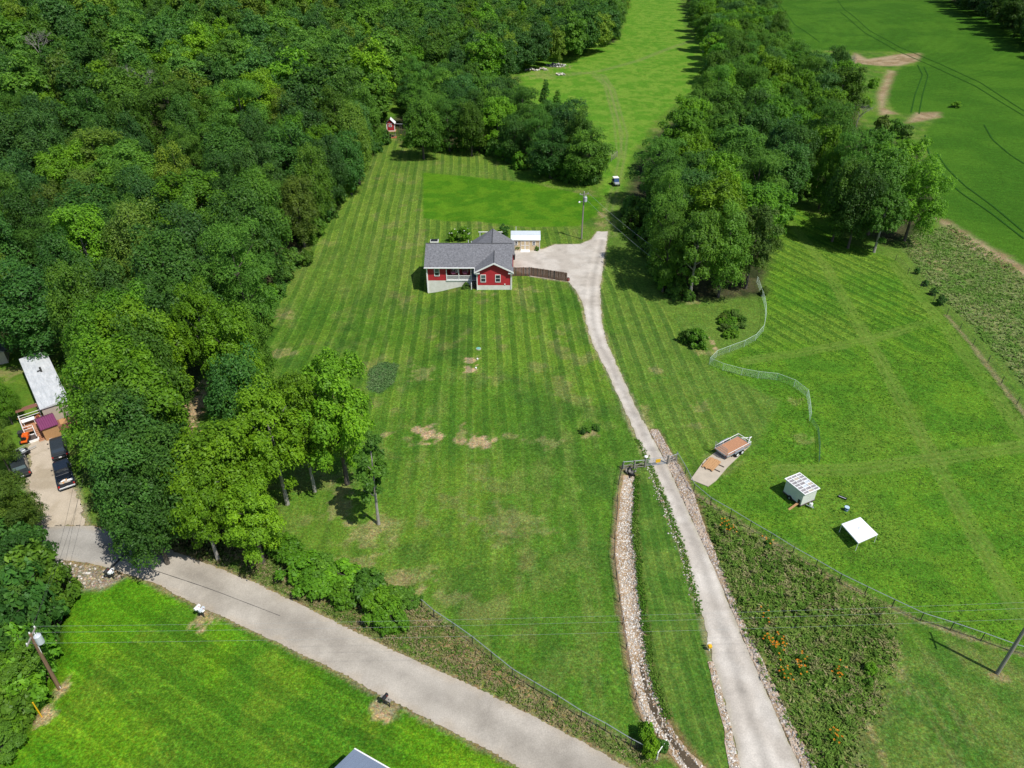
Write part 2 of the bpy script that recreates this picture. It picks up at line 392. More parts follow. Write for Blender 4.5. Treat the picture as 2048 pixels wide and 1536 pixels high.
class MB:
    """collects boxes, prisms and tubes of one part, linked as one mesh object"""
    def __init__(s): s.v = []; s.f = []
    def add(s, vs, fs):
        b = len(s.v); s.v += [tuple(p) for p in vs]; s.f += [tuple(b + i for i in f) for f in fs]; return s
    def box(s, c, d, rz=0.0, tilt=None):
        x, y, z = d[0] / 2, d[1] / 2, d[2] / 2
        vs = [(-x, -y, -z), (x, -y, -z), (x, y, -z), (-x, y, -z), (-x, -y, z), (x, -y, z), (x, y, z), (-x, y, z)]
        m = Matrix.Rotation(rz, 3, 'Z')
        if tilt: m = m @ Matrix.Rotation(tilt[1], 3, tilt[0])
        vs = [m @ Vector(p) + Vector(c) for p in vs]
        return s.add(vs, [(0, 3, 2, 1), (4, 5, 6, 7), (0, 1, 5, 4), (1, 2, 6, 5), (2, 3, 7, 6), (3, 0, 4, 7)])
    def prism(s, poly, axis, a, b):
        """poly: 2-D outline; axis 'x' gives (a..b, u, w), 'y' gives (u, a..b, w), 'z' gives (u, w, a..b)"""
        n = len(poly)
        def put(t, u, w): return {'x': (t, u, w), 'y': (u, t, w), 'z': (u, w, t)}[axis]
        vs = [put(a, *p) for p in poly] + [put(b, *p) for p in poly]
        fs = [tuple(range(n)), tuple(range(2 * n - 1, n - 1, -1))]
        fs += [(i, n + i, n + (i + 1) % n, (i + 1) % n) for i in range(n)]
        return s.add(vs, fs)
    def tube(s, pts, r, n=6, r1=None, cap=True):
        pts = [Vector(p) for p in pts]; m = len(pts); rings = []
        for i, p in enumerate(pts):
            d = (pts[min(i + 1, m - 1)] - pts[max(i - 1, 0)]).normalized()
            a = d.cross(Vector((0, 0, 1)) if abs(d.z) < 0.9 else Vector((1, 0, 0))).normalized(); b = d.cross(a)
            rr = r if r1 is None else r + (r1 - r) * i / (m - 1)
            if isinstance(r, (list, tuple)): rr = r[i]
            rings.append([p + a * (rr * math.cos(2 * math.pi * k / n)) + b * (rr * math.sin(2 * math.pi * k / n)) for k in range(n)])
        vs = [q for g in rings for q in g]
        fs = [(i * n + k, i * n + (k + 1) % n, (i + 1) * n + (k + 1) % n, (i + 1) * n + k) for i in range(m - 1) for k in range(n)]
        if cap: fs += [tuple(range(n - 1, -1, -1)), tuple(range((m - 1) * n, m * n))]
        return s.add(vs, fs)
    def quad(s, a, b, c, d): return s.add([a, b, c, d], [(0, 1, 2, 3)])
    def mesh(s, name, material, bevel=0.0):
        me = bpy.data.meshes.new(name)
        me.from_pydata([tuple(v) for v in s.v], [], s.f)
        import bmesh
        bm = bmesh.new(); bm.from_mesh(me)
        bmesh.ops.recalc_face_normals(bm, faces=bm.faces)
        if bevel:
            bmesh.ops.bevel(bm, geom=list(bm.edges), offset=bevel, segments=1, affect='EDGES', clamp_overlap=True)
        bm.to_mesh(me); bm.free()
        if material is not None: me.materials.append(material)
        me.update(); return me
    def build(s, name, material, parent=None, origin=None, bevel=0.0, loc=None):
        if origin is not None:
            o = Vector(origin); s.v = [Vector(p) - o for p in s.v]
        return link(bpy.data.objects.new(name, s.mesh(name, material, bevel)), parent, loc)

def copy_tree(o, parent=None):
    c = o.copy(); COL.objects.link(c)
    if parent is not None: c.parent = parent
    for ch in list(o.children): copy_tree(ch, c)
    return c

# ================================================================ GROUND
def L(px): return PXY(px)

DRIVE = L([(1520, 1640), (1480, 1536), (1462, 1452), (1446, 1394), (1428, 1325), (1405, 1240), (1370, 1110), (1330, 1000), (1300, 930), (1275, 880), (1245, 810),
           (1210, 735), (1186, 690), (1173, 650), (1167, 612), (1152, 582), (1136, 564), (1062, 553), (1024, 540), (1026, 506), (1030, 500),
           (1086, 498), (1110, 489), (1160, 488), (1184, 478), (1194, 463), (1216, 463), (1213, 485), (1207, 530), (1200, 580), (1203, 640), (1215, 690),
           (1240, 745), (1275, 820), (1300, 866), (1330, 920), (1362, 990), (1400, 1075), (1442, 1168), (1470, 1237), (1500, 1310), (1545, 1410), (1585, 1500), (1602, 1536), (1650, 1640)])
ROAD = L([(1420, 1630), (1258, 1536), (1169, 1486), (1073, 1435), (920, 1360), (800, 1307), (700, 1258), (600, 1208), (520, 1170), (460, 1145), (349, 1103), (304, 1088),
          (250, 1070), (185, 1052), (60, 1052), (-20, 1068), (-160, 1060), (-160, 1120), (-20, 1118), (54, 1106), (72, 1122), (140, 1122), (175, 1126), (209, 1134),
          (258, 1150), (304, 1164), (384, 1206), (460, 1241), (560, 1288), (680, 1346), (800, 1411), (902, 1462), (1039, 1536), (1220, 1630)])
NEIGH_DRIVE = L([(73, 852), (56, 888), (62, 935), (44, 956), (65, 980), (86, 1018), (78, 1052), (172, 1052), (160, 1005), (147, 974), (116, 922), (106, 878), (88, 852)])
DITCH = L(DITCH_L + DITCH_R[::-1])
RIP_R = L([(1302, 858), (1317, 860), (1338, 898), (1364, 940), (1388, 989), (1406, 1046), (1440, 1125), (1488, 1245), (1537, 1347), (1595, 1469), (1634, 1536), (1690, 1640),
           (1650, 1640), (1602, 1536), (1585, 1500), (1545, 1410), (1500, 1310), (1470, 1237), (1442, 1168), (1400, 1075), (1362, 990), (1330, 920), (1300, 866)])
RIP_L = L([(1416, 1325), (1431, 1394), (1447, 1452), (1457, 1529), (1470, 1640), (1520, 1640), (1480, 1536), (1462, 1452), (1446, 1394), (1428, 1325)])
PAD = L([(1381, 960), (1408, 922), (1438, 900), (1490, 878), (1500, 892), (1455, 935), (1432, 962), (1416, 974)])
SOY = L([(1540, -60), (1550, 30), (1600, 100), (1700, 100), (1840, 106), (1830, 130), (1790, 140), (1775, 190), (1790, 225), (1880, 235), (1850, 260), (1860, 340), (1888, 445), (2048, 545), (2300, 700), (2300, 140), (2048, 75), (1960, 20), (1880, -20), (1840, -60)])
GARDEN = L([(846, 345), (960, 355), (1060, 366), (1204, 396), (1190, 430), (1160, 452), (1060, 455), (846, 436)])
PASTURE = L([(1560, 380), (1680, 480), (1790, 520), (1880, 615), (2048, 830), (2200, 1000), (2200, 1340), (2048, 1312), (1900, 1255), (1729, 1184), (1540, 1078), (1400, 985), (1440, 960), (1520, 890), (1560, 800), (1420, 735), (1530, 660), (1520, 560), (1540, 480)])
MEADOW = L([(1030, 125), (1120, 105), (1240, 80), (1262, 0), (1270, -80), (1350, -80), (1370, 60), (1430, 90), (1400, 170), (1310, 240), (1270, 300), (1240, 380), (1205, 400), (1195, 330), (1150, 260), (1060, 200)])
WEEDS = L([(1400, 1000), (1500, 1062), (1640, 1145), (1780, 1220), (1795, 1300), (1770, 1380), (1735, 1460), (1725, 1560), (1640, 1560), (1560, 1400), (1480, 1230), (1430, 1100)])
ROUGH = L([(1800, 480), (1900, 450), (2048, 550), (2300, 710), (2300, 1000), (2048, 770), (1930, 640), (1850, 560)])
VERGE = L([(300, 1085), (460, 1140), (600, 1204), (800, 1303), (1000, 1396), (1169, 1482), (1300, 1540), (1330, 1512), (1210, 1462), (1068, 1379), (945, 1288), (840, 1205), (700, 1140), (560, 1080), (430, 1020), (330, 1050)])
NLAWN = L([(258, 1152), (384, 1208), (560, 1290), (800, 1413), (1039, 1538), (1240, 1680), (-100, 1680), (0, 1536), (80, 1400), (110, 1290), (115, 1230), (140, 1180), (200, 1180)])
WASTE = L([(60, 1110), (140, 1122), (210, 1134), (258, 1150), (238, 1165), (200, 1182), (140, 1180), (110, 1240), (90, 1300), (70, 1230), (90, 1160)])
STRIP = L([(1275, 950), (1300, 935), (1330, 1000), (1370, 1110), (1405, 1240), (1425, 1330), (1447, 1452), (1460, 1560), (1412, 1536), (1333, 1435), (1299, 1322), (1278, 1168)])
MOBILE_YARD = L([(-60, 700), (40, 720), (80, 830), (60, 950), (-60, 1010)])
# woods: outlines on the ground under the crowns
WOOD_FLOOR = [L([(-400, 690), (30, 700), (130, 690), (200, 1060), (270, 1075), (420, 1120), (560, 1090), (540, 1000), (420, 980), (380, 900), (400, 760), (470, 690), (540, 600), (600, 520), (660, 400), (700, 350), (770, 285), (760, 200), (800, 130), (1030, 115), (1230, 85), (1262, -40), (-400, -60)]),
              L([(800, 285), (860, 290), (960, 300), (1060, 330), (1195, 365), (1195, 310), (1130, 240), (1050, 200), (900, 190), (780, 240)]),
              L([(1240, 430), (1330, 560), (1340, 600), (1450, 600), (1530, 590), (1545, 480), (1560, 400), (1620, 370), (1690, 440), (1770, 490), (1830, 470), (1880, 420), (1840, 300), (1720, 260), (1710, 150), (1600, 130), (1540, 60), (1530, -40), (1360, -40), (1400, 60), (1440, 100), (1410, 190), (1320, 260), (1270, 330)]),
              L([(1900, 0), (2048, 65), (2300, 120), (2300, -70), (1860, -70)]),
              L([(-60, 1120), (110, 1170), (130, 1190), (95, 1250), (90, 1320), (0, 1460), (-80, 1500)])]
# bare or straw-strewn patches: pixel centre, half-size across and along, strength
PATCHES = [(858, 868, 1.5, 1.2, 1.0), (957, 883, 2.0, 1.0, 1.0), (945, 720, 1.0, 0.6, 1.0), (942, 739, 1.0, 0.6, 1.0), (1091, 885, 1.6, .7, .35), (925, 870, .6, 1.6, .5), (774, 866, .8, .5, .7),
           (820, 880, 1.0, .8, .4), (1020, 875, .8, .5, .4), (566, 632, 1.6, 1.0, .4), (560, 708, 2.0, 1.0, .5), (844, 745, 2.0, 1.2, .35), (735, 1075, 1.6, 1.8, .5), (760, 1050, 1.2, 1.2, .45), (680, 1000, 1.2, 2.2, .5),
           (790, 1180, 2.0, 1.4, .45), (700, 1120, 2.2, .7, .3), (900, 1190, 2.0, .8, .35), (1020, 1040, 4.0, 1.6, .3), (1380, 600, 1.2, 1.2, .5), (1425, 685, .5, 1.3, .9), (1405, 705, 1.6, .5, .5), (1315, 740, .8, .6, .5),
           (1405, 815, 1.2, .8, .3), (85, 1435, .9, .8, .9), (120, 1376, 1.0, .7, .9), (405, 1240, 1.0, 1.0, .9), (778, 1418, 1.0, 1.0, .9), (389, 812, 1.3, 5.0, 1.0), (380, 850, 1.3, 2.8, 1.0), (1785, 1330, .4, 2.6, .5), (1790, 1310, .7, .8, .6),
           (1745, 1470, .4, 1.4, .6), (1630, 1150, .9, .5, .8), (1613, 1143, .7, .4, .8), (1675, 1190, .5, .4, .6), (1560, 1205, 1.4, 1.0, .4), (1550, 1195, .8, .8, .4), (1995, 1348, .8, .5, .8), (1208, 428, 1.2, 1.6, .8), (1205, 450, 1.2, 1.0, .5),
           (785, 272, 1.2, .8, .6), (20, 745, 2.0, 1.2, .6), (1850, 500, .6, 3.0, .5), (1868, 530, .8, 2.0, .6), (1175, 866, .8, .6, .8), (1190, 870, .7, .5, .8), (950, 575, 1.0, .8, .5), (965, 588, 2.2, .7, .35), (1045, 578, 2.0, .8, .35), (320, 1072, 1.8, 1.2, .7), (1318, 1496, 1.0, .7, .5),
           (1115, 132, 5.5, 4.0, .5), (1085, 150, 6.0, 5.0, .35), (830, 1150, 1.6, 1.0, .35), (1290, 835, .8, 2.0, .4), (1590, 800, 1.0, .6, .35), (1605, 880, 1.2, .8, .3), (1395, 855, 1.2, .6, .3)]
SOIL_FIELD = [L([(1735, 118), (1800, 108), (1842, 106), (1836, 122), (1800, 132), (1765, 132), (1700, 126), (1710, 105)]),
              L([(1776, 140), (1790, 142), (1778, 175), (1768, 215), (1795, 228), (1760, 230), (1755, 190)]),
              L([(1830, 226), (1876, 224), (1882, 234), (1840, 243), (1815, 246)]),
              L([(1868, 434), (1895, 442), (1960, 482), (2048, 532), (2150, 592), (2150, 618), (2048, 556), (1940, 497)])]
MOWN = [([(1560, 420), (1650, 530), (1700, 620), (1760, 720), (1830, 850), (1890, 960), (2048, 1240)], 1.4),
        ([(1490, 722), (1600, 705), (1740, 680), (1870, 640)], 1.2), ([(1560, 940), (1700, 940), (1860, 920), (2060, 890)], 1.5),
        ([(1790, 530), (1880, 640), (1990, 790), (2048, 870)], 1.6)]
TRACKS = [([(1225, 470), (1218, 420), (1232, 370), (1245, 310), (1250, 270), (1225, 180), (1205, 150), (1160, 145), (1110, 150)], .5),
          ([(1240, 315), (1232, 240), (1213, 170), (1190, 152)], .4), ([(1130, 152), (1200, 142), (1280, 120), (1400, 75)], .5)]

def make_ground():
    ys = [14.0]
    while ys[-1] < 1500:
        y = ys[-1]; ys.append(y + (0.33 if y < 125 else 0.33 + (y - 125) * 0.0065))
    xs = [0.0]
    while xs[-1] < 1100:
        x = xs[-1]; xs.append(x + (0.36 if x < 62 else 0.36 + (x - 62) * 0.011))
    xs = np.array([-x for x in xs[:0:-1]] + xs); ys = np.array(ys)
    X, Y = np.meshgrid(xs, ys); x = X.ravel(); y = Y.ravel()
    z = terr(x, y)
    nx, ny = len(xs), len(ys)
    idx = np.arange(nx * ny).reshape(ny, nx)
    f = np.stack([idx[:-1, :-1], idx[:-1, 1:], idx[1:, 1:], idx[1:, :-1]], -1).reshape(-1, 4)
    n1 = fbm(x, y, 14, 1); n2 = fbm(x, y, 3.0, 5); n3 = fbm(x, y, 45, 9); n4 = fbm(x, y, 1.1, 13, 3); n5 = fbm(x, y, 6.5, 21)
    nf = fbm(x, y, .7, 51, 2)
    edge = (n2 - .5) * 1.2 + (n4 - .5) * 0.9
    C = np.array
    def mix(c, col, w): return c * (1 - w[:, None]) + np.asarray(col) * w[:, None]
    # main lawn, mown in straight passes
    c = mix(np.tile(C([.066, .150, .015]), (len(x), 1)), C([.098, .182, .019]), S((n1 - .35) / .35))
    c = mix(c, C([.048, .110, .016]), S((n5 - .52) / .2) * .7)
    c = mix(c, C([.135, .175, .040]), S((n2 - .60) / .16) * .45)
    wob = (n3 - .5) * 5
    phase = (x + 0.055 * (y - 100) + (n3 - .5) * 1.4) / 2.35
    lawn = S((y - 50) / 30) * S((250 - y) / 30) * (1 - S((x - 22 - (118 - y) * .35) / 3))
    back = S((y - 112) / 10)
    passes = lawn * (.55 + .25 * S((y - 80) / 20)) * (.45 + 1.1 * n1)
    c = mix(c, C([.118, .180, .028]), lawn * back * .45)
    streak = fbm(x * 2.4 + y * .13, y * .28, 2.2, 41)
    c = mix(c, C([.150, .195, .045]), S((streak - .50) / .22) * .34)
    c = mix(c, C([.046, .110, .016]), S((.47 - streak) / .2) * .40)
    c = mix(c, C([.17, .17, .06]), S((n2 - .57) / .12) * S((n1 - .42) / .2) * .40)
    grain = np.full(len(x), .72)
    # right of the drive: paler lawn
    rl = S((x - 14) / 4) * S((y - 68) / 8) * S((150 - y) / 12)
    c = mix(c, mix(np.tile(C([.100, .165, .028]), (len(x), 1)), C([.070, .150, .018]), S((n2 - .4) / .3)), rl * .7)
    def zone(poly, col, soft=.5, amt=1.0, off=0.0, gr=None):
        nonlocal c, grain
        w = S(.5 - (sdf(x, y, poly) + edge * soft + off) / (2 * max(soft, .05))) * amt
        c = mix(c, col, w)
        nonlocal passes
        passes = passes * (1 - w)
        if gr is not None: grain = grain * (1 - w) + gr * w
        return w
    def blend(a, b, n, lo=.4, hi=.62): return mix(np.tile(C(a), (len(x), 1)), C(b), S((n - lo) / (hi - lo)))
    zone(MEADOW, blend([.078, .195, .015], [.128, .232, .026], n2, .38, .62), 1.2, gr=.6)
    zone(GARDEN, blend([.052, .150, .008], [.080, .184, .010], n2), .3, gr=.42)
    w = zone(PASTURE, mix(blend([.062, .158, .013], [.090, .192, .015], n2, .34, .66), C([.110, .190, .022]), S((n1 - .50) / .2) * .6), .8, gr=.72)
    pm = S(-sdf(x, y, PASTURE) / 1.5) * S((y - 84) / 20)
    phase = np.where(pm > 0, (x * .885 + y * .465) / 2.6, phase); passes = np.maximum(passes, pm * .95 * (.4 + 1.2 * n1))
    for pl, wd in MOWN:
        d = seg_dist(x, y, L(pl))
        ww = S(1 - (d + edge * .5 - wd * .55) / .7)
        lines = .5 + .5 * np.cos(d * 2 * np.pi / .9)
        c = mix(c, mix(np.tile(C([.090, .165, .022]), (len(x), 1)), C([.150, .205, .042]), lines), ww * .50 * (.35 + 1.3 * n5))
        grain = grain * (1 - ww) + .5 * ww; passes = passes * (1 - ww)
    zone(STRIP, blend([.062, .138, .018], [.095, .165, .026], n2), .3, gr=.6)
    d = seg_dist(x, y, L([(1285, 950), (1320, 1130), (1370, 1330), (1430, 1536)])); sm = S(-sdf(x, y, STRIP) / .5)
    phase = np.where(sm > 0, d / 1.25, phase); passes = np.maximum(passes, sm * .55)
    br = L([(1800, 1300), (1900, 1268), (2048, 1318), (2300, 1400), (2300, 1700), (1735, 1600), (1745, 1450)]); sm = S(-sdf(x, y, br) / 1.5)
    c = mix(c, blend([.058, .132, .018], [.098, .160, .028], n2), sm); c = mix(c, C([.17, .17, .06]), sm * S((streak - .55) / .15) * .4)
    phase = np.where(sm > 0, (x * .6 + y * .8) / 2.2, phase); passes = np.maximum(passes, sm * .30 * n1 * 1.6)
    zone(SOY, blend([.038, .108, .009], [.052, .132, .011], n1, .35, .65), 1.0, gr=.62)
    wr = S(-sdf(x, y, SOY) / 2)
    c = c * (1 + (wr * .05 * np.sin((x * .35 + y * .94) * 2 * np.pi / 2.4))[:, None])
    zone(WEEDS, mix(blend([.080, .145, .024], [.118, .170, .036], n2, .38, .6), C([.20, .165, .080]), S((n5 - .54) / .12) * .55), 2.2, gr=.9)
    zone(ROUGH, mix(blend([.075, .145, .026], [.155, .185, .065], n2, .40, .62), C([.21, .21, .095]), S((n5 - .54) / .12) * .55), 1.4, gr=.9)
    zone(VERGE, mix(blend([.085, .125, .026], [.20, .155, .070], n2, .38, .58), C([.27, .20, .10]), S((n5 - .5) / .14) * .55), .6, gr=.8)
    de = sdf(x, y, ROAD); c = mix(c, C([.070, .150, .018]), S(1 - np.abs(de - .9 + edge * .4) / .8) * .75)
    sunk = S((n5 - .36) / .3)
    w = zone(NLAWN, mix(blend([.072, .195, .008], [.104, .222, .009], n5, .34, .66), C([.052, .128, .012]), S((n1 - .48) / .14) * .55), .4, gr=.78)
    d = seg_dist(x, y, L([(300, 1160), (800, 1411), (1039, 1536)]))
    phase = np.where(w > 0, d / 3.4 + (n3 - .5) * 1.2, phase); passes = np.maximum(passes, w * .55 * (.35 + 1.1 * n1))
    c = mix(c, C([.15, .22, .018]), w * S((n2 - .56) / .12) * S((n1 - .40) / .2) * .30)
    zone(WASTE, blend([.17, .135, .085], [.26, .22, .15], n2, .35, .6), .5, gr=.9)
    zone(MOBILE_YARD, blend([.075, .150, .016], [.115, .185, .022], n2), .8, gr=.4)
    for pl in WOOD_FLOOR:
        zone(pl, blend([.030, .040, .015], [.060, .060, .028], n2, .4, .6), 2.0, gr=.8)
    for pl in SOIL_FIELD:
        zone(pl, blend([.24, .165, .095], [.34, .25, .16], n2, .35, .6), 1.6, .9, gr=.6)
    # tall uncut oval on the lawn
    ov = L([(738, 740), (765, 724), (798, 730), (788, 765), (760, 788), (735, 780)])
    zone(ov, blend([.050, .120, .030], [.085, .150, .050], n2), .35, gr=.9)
    for px, py, sx, sy, st in PATCHES:
        p = P(px, py); d = np.sqrt(((x - p.x) / sx) ** 2 + ((y - p.y) / (sy * 1.35)) ** 2)
        w = S((1.15 - d + (n4 - .5) * 2.2 + (nf - .5) * 1.6 + (n2 - .5) * .8) / .5) * st * (.65 + .5 * nf)
        c = mix(c, C([.36, .265, .15]) if st > .85 else C([.26, .21, .10]), w)
    for pl, wd in TRACKS:
        d = seg_dist(x, y, L(pl)); far = np.maximum(wd * .8, .0035 * (y - 125))
        c = mix(c, C([.17, .20, .065]), np.exp(-((d - .7) / far) ** 2) * .55)
    # worn soil next to gravel, road, ditch and fences
    for poly, col, wd in ((DRIVE, [.24, .22, .12], .35), (ROAD, [.24, .18, .10], .35), (NEIGH_DRIVE, [.30, .25, .16], .7), (DITCH, [.20, .135, .065], .45), (RIP_R, [.16, .12, .06], .4)):
        s_ = sdf(x, y, poly)
        c = mix(c, C(col), S(1 - (s_ - .1 + edge * .5) / wd) * .8)
    for pl, wd, am in (([(1352, 915), (1386, 985), (1460, 1034), (1540, 1083), (1630, 1136), (1729, 1189), (1840, 1242), (1961, 1282), (2095, 1325)], .32, .75),
                       ([(844, 1209), (945, 1288), (1068, 1379), (1210, 1462), (1313, 1520)], .25, .6), ([(1893, 631), (1945, 692), (2002, 768), (2065, 850)], .45, .7),
                       ([(1246, 936), (1352, 922)], .35, .6), ([(1246, 936), (1234, 1003), (1227, 1119), (1245, 1249), (1271, 1400), (1292, 1449)], .35, .6)):
        d = seg_dist(x, y, L(pl)); c = mix(c, C([.24, .185, .11]), S(1 - (d + edge * .35 - wd * .3) / wd) * am)
    c = c * (0.86 + 0.28 * n4)[:, None]
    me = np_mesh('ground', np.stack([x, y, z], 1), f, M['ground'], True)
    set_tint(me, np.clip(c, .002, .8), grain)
    for nm, arr in (('phase', phase), ('passes', np.clip(passes, 0, 1))):
        a_ = me.attributes.new(nm, 'FLOAT', 'POINT'); a_.data.foreach_set('value', np.asarray(arr, np.float32))
    tag(link(bpy.data.objects.new('ground', me)), None, None, None, 'structure')

make_ground()

def sheet(name, poly, step, dz, material, colfn, rough_edge=.12, label=None, parent=None, kind='structure'):
    """a draped surface filling a polygon; its border follows the polygon with a little raggedness"""
    pa = np.array(poly); lo = pa.min(0) - step; hi = pa.max(0) + step
    xs = np.arange(lo[0], hi[0] + step, step); ys = np.arange(lo[1], hi[1] + step, step)
    X, Y = np.meshgrid(xs, ys); x = X.ravel(); y = Y.ravel()
    s = sdf(x, y, poly) + (fbm(x, y, .9, 31, 3) - .5) * 2 * rough_edge
    ins = (s < 0)
    nx = len(xs); idx = np.arange(x.size).reshape(len(ys), nx)
    q = np.stack([idx[:-1, :-1], idx[:-1, 1:], idx[1:, 1:], idx[1:, :-1]], -1).reshape(-1, 4)
    q = q[ins[q].sum(1) >= 2]
    used = np.unique(q); remap = -np.ones(x.size, int); remap[used] = np.arange(used.size)
    gx = np.zeros_like(s).reshape(X.shape); gy, gx = np.gradient(s.reshape(X.shape), step)
    out = s > 0
    xm = x - np.where(out, np.clip(s, 0, step) * gx.ravel(), 0); ym = y - np.where(out, np.clip(s, 0, step) * gy.ravel(), 0)
    xu, yu = xm[used], ym[used]
    v = np.stack([xu, yu, terr(xu, yu) + dz], 1)
    me = np_mesh(name, v, remap[q], material, True)
    set_tint(me, colfn(xu, yu, -s[used]))
    return tag(link(bpy.data.objects.new(name, me), parent), label, None, None, kind)

def two(a, b, n, lo=.35, hi=.65):
    w = S((n - lo) / (hi - lo))[:, None]; return np.array(a) * (1 - w) + np.array(b) * w

drive_mid = L([(1560, 1640), (1535, 1536), (1490, 1400), (1440, 1240), (1400, 1110), (1355, 1000), (1320, 930), (1295, 880), (1260, 810), (1225, 735), (1200, 690), (1187, 650), (1183, 612), (1186, 560), (1195, 520), (1205, 480)])
def drive_col(x, y, s):
    c = two([.42, .38, .33], [.50, .462, .41], fbm(x, y, 2.5, 3))
    d = seg_dist(x, y, drive_mid)
    c = c * (1 + .13 * np.exp(-((d - .85) / .35) ** 2) - .15 * np.exp(-(d / .35) ** 2) * (.4 + 1.2 * fbm(x, y, 2, 23)) - .12 * S((fbm(x, y, 1.1, 27) - .58) / .1))[:, None]
    e = S(1 - s / .5)[:, None] * .45 * fbm(x, y, .8, 8)[:, None] * 1.6
    return c * (1 - e) + np.array([.30, .27, .16]) * e
sheet('gravel_drive', DRIVE, .25, .035, M['gravel'], drive_col, .22)

road_mid = L([(1240, 1600), (1150, 1536), (985, 1448), (860, 1385), (700, 1300), (560, 1230), (460, 1193), (350, 1132), (250, 1105), (140, 1086), (0, 1092)])
def road_col(x, y, s):
    c = two([.325, .293, .248], [.40, .364, .312], fbm(x, y, 4, 3)) * (1 - .06 * S((fbm(x, y, 1.3, 17) - .58) / .08))[:, None]
    d = seg_dist(x, y, road_mid)
    c = c * (1 - .13 * np.exp(-((d - .25) / .35) ** 2) * fbm(x, y, 3, 6) * 1.6 + .06 * np.exp(-((d - 1.5) / .5) ** 2))[:, None]
    left = S((-41.5 - x + (y - 52) * .35) / .6)[:, None]      # older, greyer surfacing west of the seam
    c = c * (1 - left * np.array([.16, .12, .06]))
    e = (S(1 - (s + (fbm(x, y, 1.2, 19) - .5) * 1.2) / .7) * .45)[:, None]
    return c * (1 - e) + np.array([.42, .35, .26]) * e
sheet('road', ROAD, .28, .03, M['asphalt'], road_col, .14)
sheet('neighbour_driveway', NEIGH_DRIVE, .3, .045, M['gravel'], lambda x, y, s: two([.36, .30, .22], [.48, .41, .32], fbm(x, y, 2.2, 4)), .5)
sheet('ditch_bed', DITCH, .25, .03, M['gravel'], lambda x, y, s: two([.24, .16, .085], [.40, .30, .20], fbm(x, y, 1.5, 4)), .15)
for nm, poly in (('stone_border', RIP_R), ('stone_border', RIP_L)):
    sheet(nm, poly, .25, .05, M['gravel'], lambda x, y, s: two([.30, .22, .14], [.45, .36, .28], fbm(x, y, 1.0, 4)), .15)

def ribbon(name, pl, width, dz, material, rgb=None, jit=0.0):
    pts = []
    for (ax, ay), (bx, by) in zip(pl[:-1], pl[1:]):
        n = max(2, int(math.hypot(bx - ax, by - ay) / .8))
        pts += [(ax + (bx - ax) * i / n, ay + (by - ay) * i / n) for i in range(n)]
    pts.append(pl[-1]); pts = np.array(pts)
    # smooth the corners
    for _ in range(6): pts[1:-1] = .25 * pts[:-2] + .5 * pts[1:-1] + .25 * pts[2:]
    t = np.gradient(pts, axis=0); t /= np.linalg.norm(t, axis=1)[:, None]
    nrm = np.stack([-t[:, 1], t[:, 0]], 1)
    w = width * .5 * (1 + jit * (fbm(pts[:, 0], pts[:, 1], 1.5, 3) - .5) * 2)[:, None]
    a = pts + nrm * w; b = pts - nrm * w
    v = np.concatenate([np.c_[a, terr(a[:, 0], a[:, 1]) + dz], np.c_[b, terr(b[:, 0], b[:, 1]) + dz]])
    n = len(pts); i = np.arange(n - 1)
    me = np_mesh(name, v, np.stack([i, i + 1, n + i + 1, n + i], 1), material)
    if rgb is not None: set_tint(me, np.tile(rgb, (2 * n, 1)), np.full(2 * n, .5))
    return tag(link(bpy.data.objects.new(name, me)), None, None, None, 'structure')

for pl in ([(2048, 222), (1960, 165), (1880, 128), (1800, 95), (1740, 62), (1690, 20), (1660, -20)], [(2048, 232), (1950, 172), (1870, 135), (1790, 100), (1730, 66), (1680, 24)],
           [(1822, 225), (1830, 190), (1845, 150), (1835, 130)], [(1838, 228), (1845, 190), (1856, 152), (1848, 134)], [(2048, 478), (1980, 425), (1920, 385), (1885, 350), (1858, 310), (1850, 270)],
           [(2048, 465), (1985, 412), (1930, 372), (1895, 338), (1872, 305)], [(1968, 250), (1985, 280), (2020, 310), (2060, 335)], [(1640, 85), (1590, 50), (1560, 10)]):
    ribbon('wheel_track', L(pl), .38, .10, M['ground'], [.022, .078, .011], .5)
ribbon('tar_seam', L([(221, 1138), (238, 1120), (262, 1096)]), .28, .05, M['tar'], None, .6)
ribbon('tar_seam', L([(200, 1105), (420, 1178), (560, 1232)]), .05, .05, M['tar'], None, .8)
# concrete pad: a slab with real thickness
def slab(name, poly, h, material, parent=None, kind='structure'):
    zz = [tz(*p) for p in poly]; top = max(zz) + h
    mb = MB(); mb.prism(poly, 'z', min(zz) - .15, top)
    return tag(mb.build(name, material, parent), None, None, None, kind), top
_, PAD_Z = slab('concrete_pad', PAD, .06, M['concrete'])
creek = L(CREEK_C)
o = ribbon('creek_water', creek, 1.5, .12, M['water'], None, .4)
ribbon('ditch_water', L([(1282, 1330), (1292, 1385), (1312, 1440), (1342, 1482), (1386, 1536), (1450, 1610)]), .55, .07, M['water'], None, .9)

# ---------------------------------------------------------------- loose stones
ICO = None
def ico():
    global ICO
    if ICO is None:
        import bmesh
        bm = bmesh.new(); bmesh.ops.create_icosphere(bm, subdivisions=1, radius=1.0)
        bm.verts.ensure_lookup_table()
        ICO = (np.array([v.co[:] for v in bm.verts]), np.array([[v.index for v in f.verts] for f in bm.faces])); bm.free()
    return ICO

